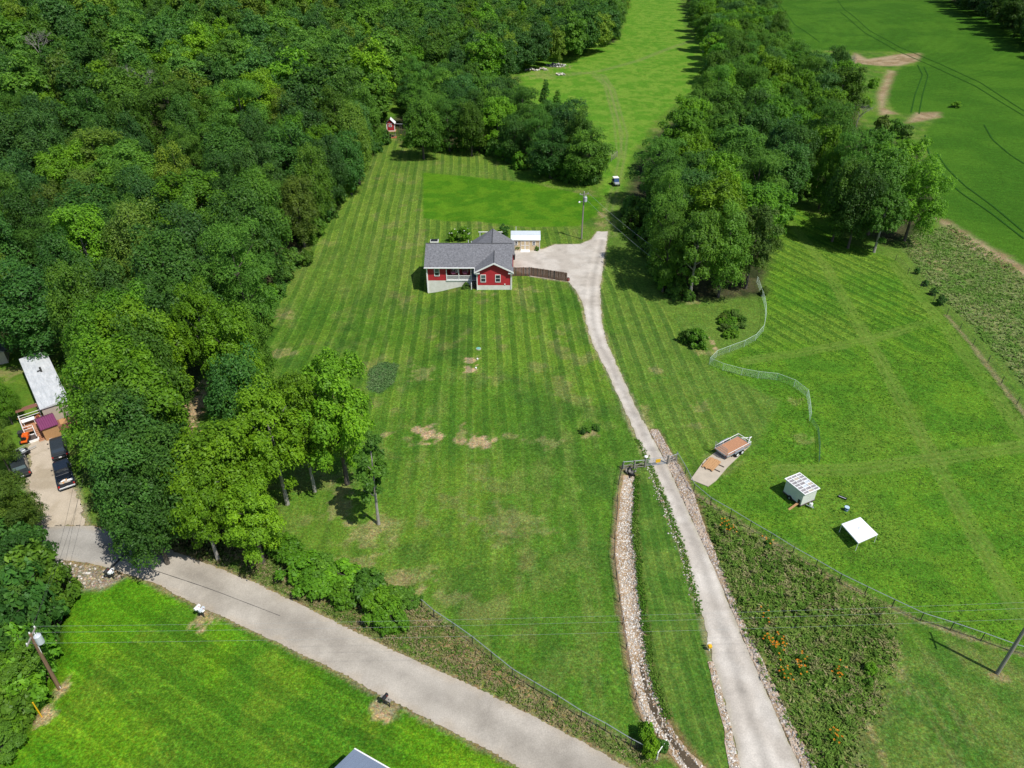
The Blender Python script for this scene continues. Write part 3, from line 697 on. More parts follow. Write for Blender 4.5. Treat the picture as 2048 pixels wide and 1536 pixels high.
def stones(name, pts, rmin, rmax, pal, seed, kind='stuff', sink=.25, parent=None):
    rg = np.random.default_rng(seed); V, F = ico(); n = len(pts)
    r = rmin + (rmax - rmin) * rg.random(n) ** 2
    sc = r[:, None] * (0.65 + .7 * rg.random((n, 3))) * np.array([1, 1, .7])
    a = rg.random(n) * 6.28
    vv = V[None] * (1 + .22 * (rg.random((n, len(V), 1)) - .5)) * sc[:, None, :]
    co, si = np.cos(a)[:, None], np.sin(a)[:, None]
    x = vv[..., 0] * co - vv[..., 1] * si; y = vv[..., 0] * si + vv[..., 1] * co
    p = np.array([[q[0], q[1], q[2] if len(q) > 2 else tz(q[0], q[1])] for q in pts])
    v = np.stack([x + p[:, 0:1], y + p[:, 1:2], vv[..., 2] + p[:, 2:3] + (sc[:, 2:3] * (.7 - sink))], -1).reshape(-1, 3)
    f = (F[None] + (np.arange(n) * len(V))[:, None, None]).reshape(-1, 3)
    pal = np.array(pal); col = pal[rg.integers(0, len(pal), n)] * (.8 + .4 * rg.random((n, 1)))
    me = np_mesh(name, v, f, M['stone']); set_tint(me, np.repeat(col, len(V), 0))
    return tag(link(bpy.data.objects.new(name, me), parent), None, None, None, kind)

def scatter(poly, n, seed, margin=0.0, dens=None):
    rg = np.random.default_rng(seed); pa = np.array(poly); lo, hi = pa.min(0), pa.max(0); out = []
    while len(out) < n:
        q = lo + (hi - lo) * rg.random((n * 3, 2))
        s = sdf(q[:, 0], q[:, 1], poly); q = q[s < -margin]
        if dens is not None: q = q[rg.random(len(q)) < dens(q[:, 0], q[:, 1])]
        out += [tuple(p) for p in q]
    return np.array(out[:n])

def with_z(q, dz=0.0): return np.c_[q, terr(q[:, 0], q[:, 1]) + dz]
PALE = [[.52, .49, .45], [.62, .59, .55], [.44, .39, .32], [.35, .25, .16], [.54, .48, .40], [.34, .31, .27]]
WARM = [[.38, .31, .24], [.43, .38, .32], [.33, .22, .14], [.31, .27, .23], [.48, .44, .40], [.26, .22, .20], [.42, .38, .35]]
tag(stones('ditch_stones', with_z(scatter(DITCH, 9000, 3, .12, lambda x, y: .35 + .65 * S(1 - (seg_dist(x, y, ditch_c) - .5) / .8))), .035, .12, PALE, 5), 'pale angular stones lining the drainage ditch', None, None, 'stuff')
tag(stones('border_stones', with_z(scatter(RIP_R, 6000, 4, .05)), .04, .135, WARM, 6), 'mixed brown and white stones along the right side of the gravel drive', None, None, 'stuff')
tag(stones('border_stones', with_z(scatter(RIP_L, 1500, 8, .05)), .04, .12, PALE, 7), 'pale stones along the left side of the lower gravel drive', None, None, 'stuff')
EDGE_L = [p for p in L([(1395, 1200), (1360, 1090), (1325, 1000), (1300, 935)])]
rg = np.random.default_rng(3); q = []
for (ax, ay), (bx, by) in zip(EDGE_L[:-1], EDGE_L[1:]):
    for _ in range(130):
        t = rg.random(); q.append((ax + (bx - ax) * t + rg.normal() * .22 - .15, ay + (by - ay) * t))
tag(stones('verge_stones', with_z(np.array(q)), .04, .12, PALE, 9), 'loose pale stones on the left verge of the gravel drive', None, None, 'stuff')
CB = L([(110, 1240), (105, 1280), (100, 1320), (75, 1400), (45, 1445), (8, 1490), (-30, 1536)])
q = []
for (ax, ay), (bx, by) in zip(CB[:-1], CB[1:]):
    for _ in range(70):
        t = rg.random(); q.append((ax + (bx - ax) * t + rg.normal() * .25, ay + (by - ay) * t + rg.normal() * .2))
tag(stones('creek_bank_stones', with_z(np.array(q)), .10, .30, [[.38, .30, .20], [.46, .38, .27], [.30, .25, .18]], 10), 'tan stones edging the creek beside the bright lawn', None, None, 'stuff')
tag(stones('rubble', with_z(scatter(WASTE, 160, 12, .2)), .05, .22, PALE, 13), 'scattered pale rubble on the bare ground by the mailbox', None, None, 'stuff')

# ---------------------------------------------------------------- grass and weeds that stand up
def tufts(name, pts, h0, h1, wid, nb, pal, seed, label, spread=.16, lean=.5):
    """clumps of arching blades: each blade is a narrow leaf that rises and bends over"""
    rg = np.random.default_rng(seed); n = len(pts); p = np.repeat(with_z(pts), nb, 0); N = n * nb
    a = rg.random(N) * 6.283; r = spread * np.sqrt(rg.random(N))
    h = np.repeat(h0 + (h1 - h0) * rg.random(n), nb) * (.35 + .65 * rg.random(N))
    cx = p[:, 0] + r * np.cos(a); cy = p[:, 1] + r * np.sin(a); cz = p[:, 2] + h * (.55 + .35 * rg.random(N))
    la = a + rg.normal(size=N) * .9; Lh = (.22 + .5 * h) * (.6 + .7 * rg.random(N)) * .5
    w = wid * (.6 + .8 * rg.random(N)) * .6; ti = .15 + .75 * rg.random(N); ro = rg.normal(size=N) * .45
    dx, dy, dz = np.cos(la) * Lh * np.cos(ti), np.sin(la) * Lh * np.cos(ti), Lh * np.sin(ti)
    px, py, pz = -np.sin(la) * w * np.cos(ro), np.cos(la) * w * np.cos(ro), w * np.sin(ro)
    v = np.stack([np.c_[cx - dx, cy - dy, cz - dz], np.c_[cx + px, cy + py, cz + pz + dz * .15], np.c_[cx + dx, cy + dy, cz + dz * .4], np.c_[cx - px, cy - py, cz - pz + dz * .15]], 1).reshape(-1, 3)
    pal = np.array(pal); pi = np.clip((fbm(pts[:, 0], pts[:, 1], 3.0, seed) - .28) / .44 * len(pal) + rg.normal(size=n) * .9, 0, len(pal) - 1e-3).astype(int)
    col = np.repeat(pal[pi], nb, 0) * (.75 + .5 * rg.random((N, 1)))
    me = np_mesh(name, v, np.arange(N * 4).reshape(N, 4), M['blade']); set_tint(me, np.repeat(col * 1.25, 4, 0))
    return tag(link(bpy.data.objects.new(name, me)), label, None, None, 'stuff')
GRN = [[.060, .150, .014], [.085, .175, .018], [.052, .130, .013], [.10, .18, .026]]
WPAL = [[.115, .205, .032], [.135, .215, .042], [.175, .210, .065], [.100, .190, .028], [.26, .245, .115], [.120, .200, .034], [.105, .195, .028]]
tufts('weed_cover', scatter([(p[0] * 1.0, p[1]) for p in WEEDS], 8000, 21, -.5, lambda x, y: (.25 + .75 * S((fbm(x, y, 4, 61) - .35) / .25)) * S((1.2 - sdf(x, y, WEEDS)) / 3)), .15, .6, .09, 5, WPAL, 22, 'rough olive weeds between the gravel drive and the wire fence', .22)
tufts('rough_grass', scatter(ROUGH, 7500, 23), .2, .6, .15, 5, [[.11, .215, .035], [.17, .24, .065], [.21, .25, .10], [.10, .20, .03], [.14, .23, .05]], 24, 'pale tall grass between the far fence and the crop field', .3)
tufts('tall_weeds', scatter(WEEDS, 420, 63, .4, lambda x, y: S((fbm(x, y, 5, 64) - .45) / .15)), .5, .95, .12, 16, [[.09, .175, .025], [.14, .215, .04], [.19, .20, .08], [.075, .15, .022]], 65, 'taller weed clumps among the rough weeds beside the gravel drive', .3)
mown_w = [(L(pl), wd) for pl, wd in MOWN]
def not_mown(x, y):
    m = np.ones(len(x))
    for pl, wd in mown_w: m *= .35 + .65 * S((seg_dist(x, y, pl) - wd * .4 + (fbm(x, y, 1.5, 66) - .5) * 1.2) / .8)
    m *= (sdf(x, y, PAD) > .3)
    return m * (.25 + .75 * S((fbm(x, y, 5, 33) - .35) / .25))
tufts('pasture_grass', scatter(PASTURE, 12000, 25, .3, not_mown), .04, .12, .08, 3, GRN, 26, 'green uncut pasture grass right of the gravel drive', .2)
tufts('verge_grass', scatter(VERGE, 5000, 27, .1), .1, .4, .09, 4, [[.10, .165, .03], [.20, .19, .085], [.25, .21, .11], [.085, .16, .024], [.15, .18, .055]], 28, 'dry tan grass on the bank along the road', .2)
tufts('oval_grass', scatter(L([(738, 740), (765, 724), (798, 730), (788, 765), (760, 788), (735, 780)]), 600, 29), .1, .3, .09, 5, [[.095, .175, .055], [.13, .20, .08]], 30, 'oval of tall uncut grass on the striped lawn', .2, .9)
def along(pl, n, jit, seed):
    rg = np.random.default_rng(seed); seg = np.array(pl); L_ = np.linalg.norm(np.diff(seg, axis=0), axis=1)
    k = rg.choice(len(L_), n, p=L_ / L_.sum()); t = rg.random(n)[:, None]
    return seg[k] * (1 - t) + seg[k + 1] * t + rg.normal(size=(n, 2)) * jit
tufts('ditch_bank_grass', along(L([(1273, 955), (1272, 1004), (1269, 1059), (1275, 1100), (1280, 1168), (1289, 1237), (1301, 1322), (1311, 1373), (1335, 1435)]), 1300, .18, 32), .12, .3, .08, 4, GRN, 31, 'grass fringe on the right bank of the stone ditch', .15)
tufts('drive_edge_grass', along(L([(1275, 880), (1300, 930), (1330, 1000), (1370, 1110), (1400, 1230)]), 700, .18, 34), .08, .2, .08, 4, GRN, 33, 'grass tufts creeping into the left edge of the gravel drive', .12)

# ================================================================ TREES AND SHRUBS
def crown_mesh(name, seed, Rr, zc, zh, nleaf, leaf, nlobe, material, style='oak', core=.45):
    """leaf-clump crown: lobes spread through an ovoid of radius Rr and half-height zh about height zc, each covered in leaf-sized faces"""
    rg = np.random.default_rng(seed)
    k = np.arange(nlobe) + .5
    ph = np.arccos(np.clip(1 - 1.78 * k / nlobe, -1, 1)); th = np.pi * (1 + 5 ** .5) * k + rg.random() * 6.28
    d = np.stack([np.cos(th) * np.sin(ph), np.sin(th) * np.sin(ph), np.cos(ph)], 1) + rg.normal(size=(nlobe, 3)) * .13
    rad = core + (0.80 - core) * rg.random(nlobe) ** .6
    # uneven outline
    rad *= 1 + .22 * np.sin(th * 2 + rg.random() * 6) * np.sin(ph)
    if style == 'cedar':
        u = rg.random(nlobe); zz = -1 + 2 * u; rr = .78 * (1 - .85 * u) * (.6 + .5 * rg.random(nlobe))
        c = np.stack([np.cos(th) * rr * Rr, np.sin(th) * rr * Rr, zc + zz * zh], 1); lr = Rr * (.34 - .19 * u)
    else:
        c = d * rad[:, None] * np.array([Rr, Rr, zh]) + np.array([0, 0, zc])
        lr = Rr * (.19 + .15 * rg.random(nlobe))
        if style == 'walnut': lr *= .95
        if style == 'locust': lr *= 1.05
    flat = {'oak': .95, 'walnut': .85, 'locust': .60, 'cedar': .8, 'shrub': .8}[style]
    w = lr ** 2; li = rg.choice(nlobe, nleaf, p=w / w.sum())
    u = rg.normal(size=(nleaf, 3)); u /= np.linalg.norm(u, axis=1)[:, None]
    u[:, 2] = np.where(u[:, 2] < -.25, -u[:, 2] * .8, u[:, 2])
    # bumpy lobe surface: small twig clusters
    bump = .82 + .30 * np.sin(u[:, 0] * 7 + li * 1.7) * np.sin(u[:, 1] * 7 + li) + .16 * (rg.random(nleaf) - .5)
    p = c[li] + u * (lr[li] * bump)[:, None] * np.array([1, 1, flat])
    # drop leaves buried in neighbouring lobes
    q = np.zeros(nleaf)
    for j in range(nlobe):
        dd = (p - c[j]) / np.array([1, 1, flat]); dist = np.linalg.norm(dd, axis=1) / lr[j]
        q += ((dist < .62) & (li != j))
    keep = q < 1; p, u, li = p[keep], u[keep], li[keep]; n = len(p)
    g = (p - np.array([0, 0, zc])) / np.array([Rr, Rr, zh])
    nr = .70 * u + .30 * g + .42 * rg.normal(size=(n, 3)); nr[:, 2] += .38
    nr /= np.linalg.norm(nr, axis=1)[:, None]
    ax = np.cross(nr, rg.normal(size=(n, 3))); ax /= np.linalg.norm(ax, axis=1)[:, None] + 1e-9; bx = np.cross(nr, ax)
    # true to size: fit the outline to the stated radius and height
    p[:, :2] *= Rr / np.percentile(np.hypot(p[:, 0], p[:, 1]), 98)
    z0, z1 = np.percentile(p[:, 2], 1), np.percentile(p[:, 2], 99.5); p[:, 2] = zc - zh + (p[:, 2] - z0) / (z1 - z0) * 2 * zh
    s = leaf * (.55 + .8 * rg.random(n))[:, None]; asp = (.55 if style != 'locust' else .40)
    drop = -nr * s * .18
    v = np.stack([p - ax * s * .6, p + bx * s * asp * .6 + drop * .3, p + ax * s * .6 + drop, p - bx * s * asp * .6 + drop * .3], 1).reshape(-1, 3)
    f = np.arange(n * 4).reshape(n, 4)
    me = np_mesh(name, v, f, material)
    lv = np.clip(.5 + .20 * rg.normal(size=n) + .13 * rg.normal(size=nlobe)[li], 0, 1)
    at = me.attributes.new('lv', 'FLOAT', 'FACE'); at.data.foreach_set('value', lv.astype(np.float32))
    return me

def trunk_mesh(name, seed, H, r, zc, Rr, material, limbs=6, lean=.3):
    rg = random.Random(seed); mb = MB()
    a = rg.random() * 6.28; lx, ly = lean * math.cos(a), lean * math.sin(a)
    pts = [(0, 0, -.6), (lx * .1, ly * .1, H * .15), (lx * .5, ly * .5, H * .42), (lx, ly, H * .7), (lx * 1.2, ly * 1.2, H * .9)]
    mb.tube(pts, [r * 1.35, r, r * .8, r * .5, r * .15], 8)
    for i in range(limbs):
        t = i / limbs; z0 = H * (.34 + .36 * t); a = i * 2.4 + rg.random()
        rr = Rr * (.75 - .25 * t)
        mb.tube([(lx * .5, ly * .5, z0), (math.cos(a) * rr * .5, math.sin(a) * rr * .5, z0 + H * .10), (math.cos(a) * rr, math.sin(a) * rr, z0 + H * .20)], [r * .45, r * .28, r * .08], 5)
    return mb.mesh(name, material)

# kind: radius, crown centre, half-height, leaves, leaf size, lobes, style
VAR = []
def variant(style, seed, Rr, zc, zh, nl, leaf, lobes, material, tr=.26, bark='bark'):
    VAR.append(dict(style=style, R=Rr, zc=zc, crown=crown_mesh('crown', seed, Rr, zc, zh, nl, leaf, lobes, material, style),
                    trunk=trunk_mesh('trunk', seed, zc + zh, tr, zc, Rr, M[bark])))
    return len(VAR) - 1
V_OAK = [variant('oak', 100 + i, 5.5, 9.8, 6.4, 34000, .28, 90, M['leaf']) for i in range(3)]
V_WAL = [variant('walnut', 200 + i, 5.5, 10.8, 6.0, 30000, .30, 62, M['leaf'], .28, 'bark_pale' if i else 'bark') for i in range(3)]
V_LOC = [variant('locust', 300 + i, 5.5, 10.0, 6.6, 30000, .26, 56, M['leaf_matte'], .22) for i in range(2)]
V_SLIM = variant('walnut', 400, 2.5, 8.6, 4.2, 8000, .32, 30, M['leaf'], .17, 'bark_pale')
V_CED = variant('cedar', 450, 3.0, 7.5, 6.5, 11000, .30, 110, M['leaf_matte'], .2)
V_SHR = [variant('shrub', 500 + i, 1.6, 1.15, 1.15, 3400, .22, 26, M['leaf'], .06) for i in range(3)]

TINT = dict(dark=(.058, .150, .024), blue=(.060, .152, .032), mid=(.092, .205, .022), locust=(.092, .208, .030), bright=(.142, .280, .014), yellow=(.140, .230, .024), vivid=(.112, .262, .017), olive=(.108, .188, .028))
TONE = dict(dark='dark green', blue='blue-green', mid='mid-green', locust='soft grey-green', bright='bright yellow-green', yellow='olive-yellow', vivid='vivid green', olive='dull olive')
_tr = random.Random(42)

def tree(x, y, Rr, hc, vi, tint, label, group=None, name='broadleaf_tree', cat='tree', rz=None, z=None):
    V = VAR[vi]
    t = thing(name, label, cat, (x, y, tz(x, y) if z is None else z), _tr.random() * 6.28 if rz is None else rz, group)
    s = Rr / V['R']; t.scale = (s, s * _tr.uniform(.9, 1.1), hc / V['zc'])
    o = link(bpy.data.objects.new('trunk', V['trunk']), t)
    c = link(bpy.data.objects.new('crown', V['crown']), t)
    k = _tr.uniform(.76, 1.28); h = _tr.uniform(-.10, .10); b = TINT[tint]
    c.color = (b[0] * k * (1 + h), b[1] * k, b[2] * k * (1 - h), 1)
    return t

def crown_at(px, py, hc):
    x, y = _march(px, py, hc, terr_s); return x, y

# --- trees one can point to: crown pixel, radius, crown height, variant, tint, label
SOLO = [
    (741, 935, 2.5, 8.4, V_SLIM, 'mid', 'slender single tree with bare lower trunk on the lawn, right of the big bright pair'),
    (668, 812, 4.9, 11.6, V_WAL[0], 'bright', 'large bright green lawn tree with thick bare trunk beside the slender tree'),
    (600, 838, 3.8, 10.8, V_WAL[1], 'bright', 'bright green tree leaning into the large lawn tree from its left side'),
    (540, 862, 4.3, 10.8, V_WAL[2], 'bright', 'bright green tree with shaded grey trunk, left of the leaning tree'),
    (485, 815, 4.4, 10.5, V_OAK[0], 'dark', 'dark green round tree right of the sandy path'),
    (462, 705, 4.3, 11.5, V_WAL[0], 'bright', 'yellow-green tree at the top of the sandy path by the lawn edge'),
    (405, 655, 3.8, 11.5, V_WAL[2], 'bright', 'yellow-green tree behind the sandy path against the dark wood'),
    (505, 690, 2.6, 9.0, V_OAK[1], 'mid', 'smaller tree on the lawn edge beside the yellow-green tree by the path'),
    (440, 940, 4.8, 10.0, V_WAL[1], 'bright', 'spreading yellow-green tree above the road bend'),
    (500, 1030, 3.6, 7.0, V_WAL[0], 'bright', 'low yellow-green tree overhanging the dry bank above the road'),
    (400, 1010, 3.4, 8.0, V_WAL[2], 'bright', 'yellow-green tree shading the road just left of the dry bank'),
    (208, 715, 5.0, 11.5, V_OAK[0], 'vivid', 'broad tree right behind the white roof of the mobile home'),
    (255, 680, 5.2, 12.5, V_WAL[1], 'vivid', 'tall loose-crowned tree behind the grove beside the mobile home'),
    (290, 700, 5.5, 12.0, V_WAL[0], 'bright', 'bright green loose tree left of the sandy path'),
    (298, 745, 4.4, 11.5, V_OAK[1], 'mid', 'round tree directly left of the sandy path'),
    (218, 795, 5.4, 11.5, V_OAK[1], 'vivid', 'large vivid green tree hiding the right side of the mobile home'),
    (275, 810, 5.5, 12.0, V_WAL[1], 'bright', 'large bright green tree in the middle of the grove beside the mobile home'),
    (272, 880, 4.6, 10.6, V_OAK[2], 'dark', 'dark round tree below the sandy path'),
    (252, 885, 4.8, 10.5, V_OAK[0], 'mid', 'round tree over the maroon-roofed shed and the black cars'),
    (290, 925, 5.0, 10.2, V_OAK[1], 'dark', 'dense dark tree in the grove right of the black pickup'),
    (350, 960, 4.2, 9.6, V_OAK[0], 'dark', 'dense dark tree above the road bend, right of the grove'),
    (264, 978, 4.4, 9.5, V_OAK[2], 'dark', 'dark tree overhanging the gravel yard below the black pickup'),
    (290, 1010, 4.2, 8.5, V_OAK[1], 'dark', 'dark low tree casting shade on the road at the yard entrance'),
    (24, 1012, 3.1, 5.6, V_LOC[0], 'olive', 'small feathery tree between the gravel yard and the yellow road sign'),
    (-8, 1010, 3.0, 6.0, V_LOC[1], 'olive', 'small feathery tree cut by the left picture edge beside the gravel yard'),
    (-10, 885, 2.3, 5.5, V_LOC[1], 'olive', 'thin feathery tree overhanging the dark jeep'),
    (2, 800, 2.0, 4.0, V_OAK[0], 'vivid', 'small round tree on the grass left of the mobile home deck'),
    (1745, 315, 5.4, 11.0, V_WAL[0], 'mid', 'tree at the top of the clump by the crop field, near grey dead trees'),
    (1800, 335, 6.4, 11.0, V_WAL[1], 'vivid', 'large vivid tree of the clump bulging into the crop field'),
    (1765, 368, 6.5, 11.0, V_OAK[0], 'mid', 'large round tree in the middle of the clump by the crop field'),
    (1840, 385, 5.6, 10.5, V_OAK[1], 'vivid', 'tree on the right flank of the clump, touching the crop field'),
    (1722, 402, 4.8, 10.0, V_OAK[2], 'dark', 'dark tree on the pasture side of the clump by the crop field'),
    (1772, 424, 4.6, 8.5, V_WAL[2], 'mid', 'low tree at the foot of the clump where the far fence begins'),
    (1690, 385, 4.6, 10.5, V_OAK[0], 'mid', 'tree on the left flank of the clump beside the dark gap'),
    (1700, 330, 5.0, 11.0, V_LOC[0], 'locust', 'feathery tree above the dark gap in the tree line'),
    (1338, 485, 4.4, 9.5, V_LOC[1], 'locust', 'feathery tree at the lower left corner of the tree line right of the drive'),
    (1396, 488, 4.8, 10.5, V_WAL[2], 'mid', 'tree over the pale leaning trunks at the foot of the tree line'),
    (1456, 484, 4.6, 10.5, V_OAK[1], 'mid', 'rounded tree at the foot of the tree line above the berry bed'),
    (1512, 474, 4.4, 10.0, V_WAL[0], 'olive', 'brownish-green tree at the lower right corner of the tree line by the net fence'),
    (1648, 300, 4.6, 10.5, V_WAL[1], 'bright', 'bright green tree filling the bend between the tree line and the clump'),
    (1668, 255, 4.8, 10.5, V_OAK[2], 'mid', 'rounded tree above the dark gap, left of the weedy bay'),
    (1655, 345, 3.8, 8.5, V_OAK[0], 'vivid', 'vivid lower tree standing in the dark gap by the pasture corner'),
    (1090, 205, 3.4, 7.6, V_CED, 'dark', 'dark cone-topped evergreen at the right end of the middle grove'),
    (1114, 222, 3.0, 6.8, V_CED, 'mid', 'smaller cone-topped evergreen just right of the dark one by the meadow'),
]
placed = []
for px, py, Rr, hc, vi, tint, lab in SOLO:
    x, y = crown_at(px, py, hc)
    nm = 'evergreen_tree' if vi == V_CED else 'broadleaf_tree'
    tree(x, y, Rr, hc, vi, tint, lab, None, nm); placed.append((x, y, Rr))

for px, py, r_ in ((784, 276, 3.5), (784, 286, 5), (782, 298, 6), (800, 280, 4), (815, 278, 3.5), (810, 290, 5), (770, 290, 3)):
    q = P(px, py); placed.append((q.x, q.y, r_))
def region(px, hc=11.5): return [crown_at(a, b, hc) for a, b in px]
W_LEFT = region([(-260, 625), (60, 615), (150, 625), (300, 650), (370, 630), (415, 605), (465, 570), (525, 510), (560, 440), (585, 400), (650, 345), (715, 285), (742, 235), (735, 195), (770, 160), (790, 110), (930, 120), (1000, 118), (1050, 85), (1140, 72), (1225, 45), (1250, -10), (1255, -60), (-420, -60)])
W_MID = region([(800, 130), (920, 140), (1010, 165), (1050, 205), (1110, 230), (1165, 262), (1186, 285), (1174, 302), (1110, 285), (1020, 254), (960, 247), (880, 252), (838, 250), (835, 215), (805, 190)], 9.5)
W_RIGHT = region([(1385, -40), (1535, -50), (1545, 40), (1590, 105), (1680, 120), (1700, 190), (1670, 260), (1640, 310), (1590, 330), (1545, 385), (1525, 420), (1530, 455), (1500, 475), (1430, 480), (1370, 475), (1335, 450), (1312, 415), (1318, 375), (1325, 300), (1362, 240), (1410, 180), (1440, 100), (1400, 40)])
W_CORNER = region([(1905, -30), (1960, -8), (2030, 26), (2110, 60), (2300, 90), (2300, -60), (1880, -60)])

def poisson(poly, smin, smax, seed, avoid, limit=4000, growth=None):
    rg = random.Random(seed); pa = np.array(poly); lo, hi = pa.min(0), pa.max(0); out = []; miss = 0
    occ = list(avoid)
    cell = {}
    def put(p): cell.setdefault((int(p[0] // 12), int(p[1] // 12)), []).append(p)
    for p in occ: put(p)
    while miss < 2500 and len(out) < limit:
        x = rg.uniform(lo[0], hi[0]); y = rg.uniform(lo[1], hi[1])
        if not inside(np.array([x]), np.array([y]), poly)[0]: miss += .2; continue
        Rr = rg.uniform(smin, smax); ok = True
        ci, cj = int(x // 12), int(y // 12)
        for a in (-1, 0, 1):
            for b in (-1, 0, 1):
                for q in cell.get((ci + a, cj + b), ()):
                    if (q[0] - x) ** 2 + (q[1] - y) ** 2 < (.80 * (q[2] + Rr)) ** 2: ok = False; break
                if not ok: break
            if not ok: break
        if ok: out.append((x, y, Rr)); put(out[-1]); miss = 0
        else: miss += 1
    return out

MIXES = {'left': [('dark', 'oak', 5), ('blue', 'oak', 4), ('mid', 'oak', 4), ('mid', 'wal', 3), ('locust', 'loc', 3), ('bright', 'wal', 1.4), ('yellow', 'oak', 1.4), ('vivid', 'wal', 1.2), ('olive', 'oak', 1.5)],
         'mid': [('dark', 'oak', 5), ('mid', 'oak', 4), ('mid', 'wal', 3), ('locust', 'loc', 3), ('blue', 'oak', 2), ('vivid', 'wal', 1)],
         'right': [('mid', 'wal', 4), ('locust', 'loc', 4), ('vivid', 'wal', 3.5), ('bright', 'wal', 2.5), ('mid', 'oak', 3), ('dark', 'oak', 2), ('blue', 'oak', 1.5)]}
VSET = {'oak': V_OAK, 'wal': V_WAL, 'loc': V_LOC}
FORM = {'oak': 'dense round', 'wal': 'loose clumped', 'loc': 'feathery layered'}
def pick(mix):
    t = _tr.uniform(0, sum(m[2] for m in mix))
    for m in mix:
        t -= m[2]
        if t <= 0: return m
    return mix[-1]

left = poisson(W_LEFT, 3.8, 8.2, 5, placed)
mid_ = poisson(W_MID, 4.0, 6.4, 6, placed)
right_ = poisson(W_RIGHT, 4.6, 7.4, 8, placed)
corner = poisson(W_CORNER, 4.5, 6.5, 9, placed)
left.sort(key=lambda p: math.hypot(p[0], p[1]))
N_LEFT = max(90, 292 - len(mid_) - len(right_) - len(SOLO))
near_left, far_left = left[:N_LEFT], left[N_LEFT:]
print('TREES', len(left), len(mid_), len(right_), len(corner), len(SOLO))

def where_left(x, y):
    d = math.hypot(x, y); a = math.degrees(math.atan2(x, y))
    if d < 135: return 'behind the mobile home' if a < -27 else 'beside the striped lawn'
    if a > -15: return 'behind the playhouse'
    if d < 190: return 'deep in the wood' if a < -26 else 'beside the upper lawn'
    return 'high on the wooded hill'
SPEC = []                                   # (name, category, x, y, R, hc, variant, tint, what, where)
ORD = ['leftmost', 'second from left', 'third from left', 'fourth from left', 'fifth from left', 'sixth from left', 'seventh from left', 'eighth from left', 'ninth from left', 'tenth from left']
ROW = ['front row', 'second row', 'third row', 'fourth row', 'fifth row', 'sixth row', 'seventh row', 'eighth row', 'ninth row', 'tenth row', 'eleventh row', 'twelfth row']
def plant_specs():
    """plants each collected thing with a label that counts it out within its own kind: rows by distance, then left to right"""
    fam = {}
    for sp in SPEC: fam.setdefault((sp[8], sp[9]), []).append(sp)
    for (what, where), L_ in fam.items():
        L_.sort(key=lambda p: math.hypot(p[2], p[3])); per = 7
        nrow = max(1, math.ceil(len(L_) / per)); per = math.ceil(len(L_) / nrow)
        for r_ in range(nrow):
            row = sorted(L_[r_ * per:(r_ + 1) * per], key=lambda p: p[2] / p[3])
            for k, (nm, cat, x, y, Rr, hc, vi, ti, _, _) in enumerate(row):
                if len(L_) == 1: lab = f'the only {what} {where}'
                elif nrow == 1: lab = f'{ORD[k]} {what} {where}'
                else: lab = f'{ORD[k]}, {ROW[min(r_, 11)]}: {what} {where}'
                tree(x, y, Rr, hc, vi, ti, lab, f'{what}s {where}' if not what.endswith('h') else f'{what}es {where}', nm, cat)
    SPEC.clear()
for x, y, Rr in near_left:
    ti, st, _ = pick(MIXES['left']); wh = where_left(x, y)
    SPEC.append(('broadleaf_tree', 'tree', x, y, Rr * 1.08, _tr.uniform(9.4, 12.6) * (.74 + .26 * Rr / 6), _tr.choice(VSET[st]), ti, f'{TONE[ti]} {FORM[st]} tree', wh))
for x, y, Rr in mid_:
    ti, st, _ = pick(MIXES['mid'])
    SPEC.append(('broadleaf_tree', 'tree', x, y, Rr * 1.08, _tr.uniform(7.2, 9.8), _tr.choice(VSET[st]), ti, f'{TONE[ti]} {FORM[st]} tree', 'of the middle grove'))
for x, y, Rr in right_:
    ti, st, _ = pick(MIXES['right']); wh = 'right of the drive' if y < 165 else ('beside the far track' if y < 240 else 'along the far meadow')
    SPEC.append(('broadleaf_tree', 'tree', x, y, Rr * 1.08, _tr.uniform(9.0, 11.8), _tr.choice(VSET[st]), ti, f'{TONE[ti]} {FORM[st]} tree', wh))
plant_specs()

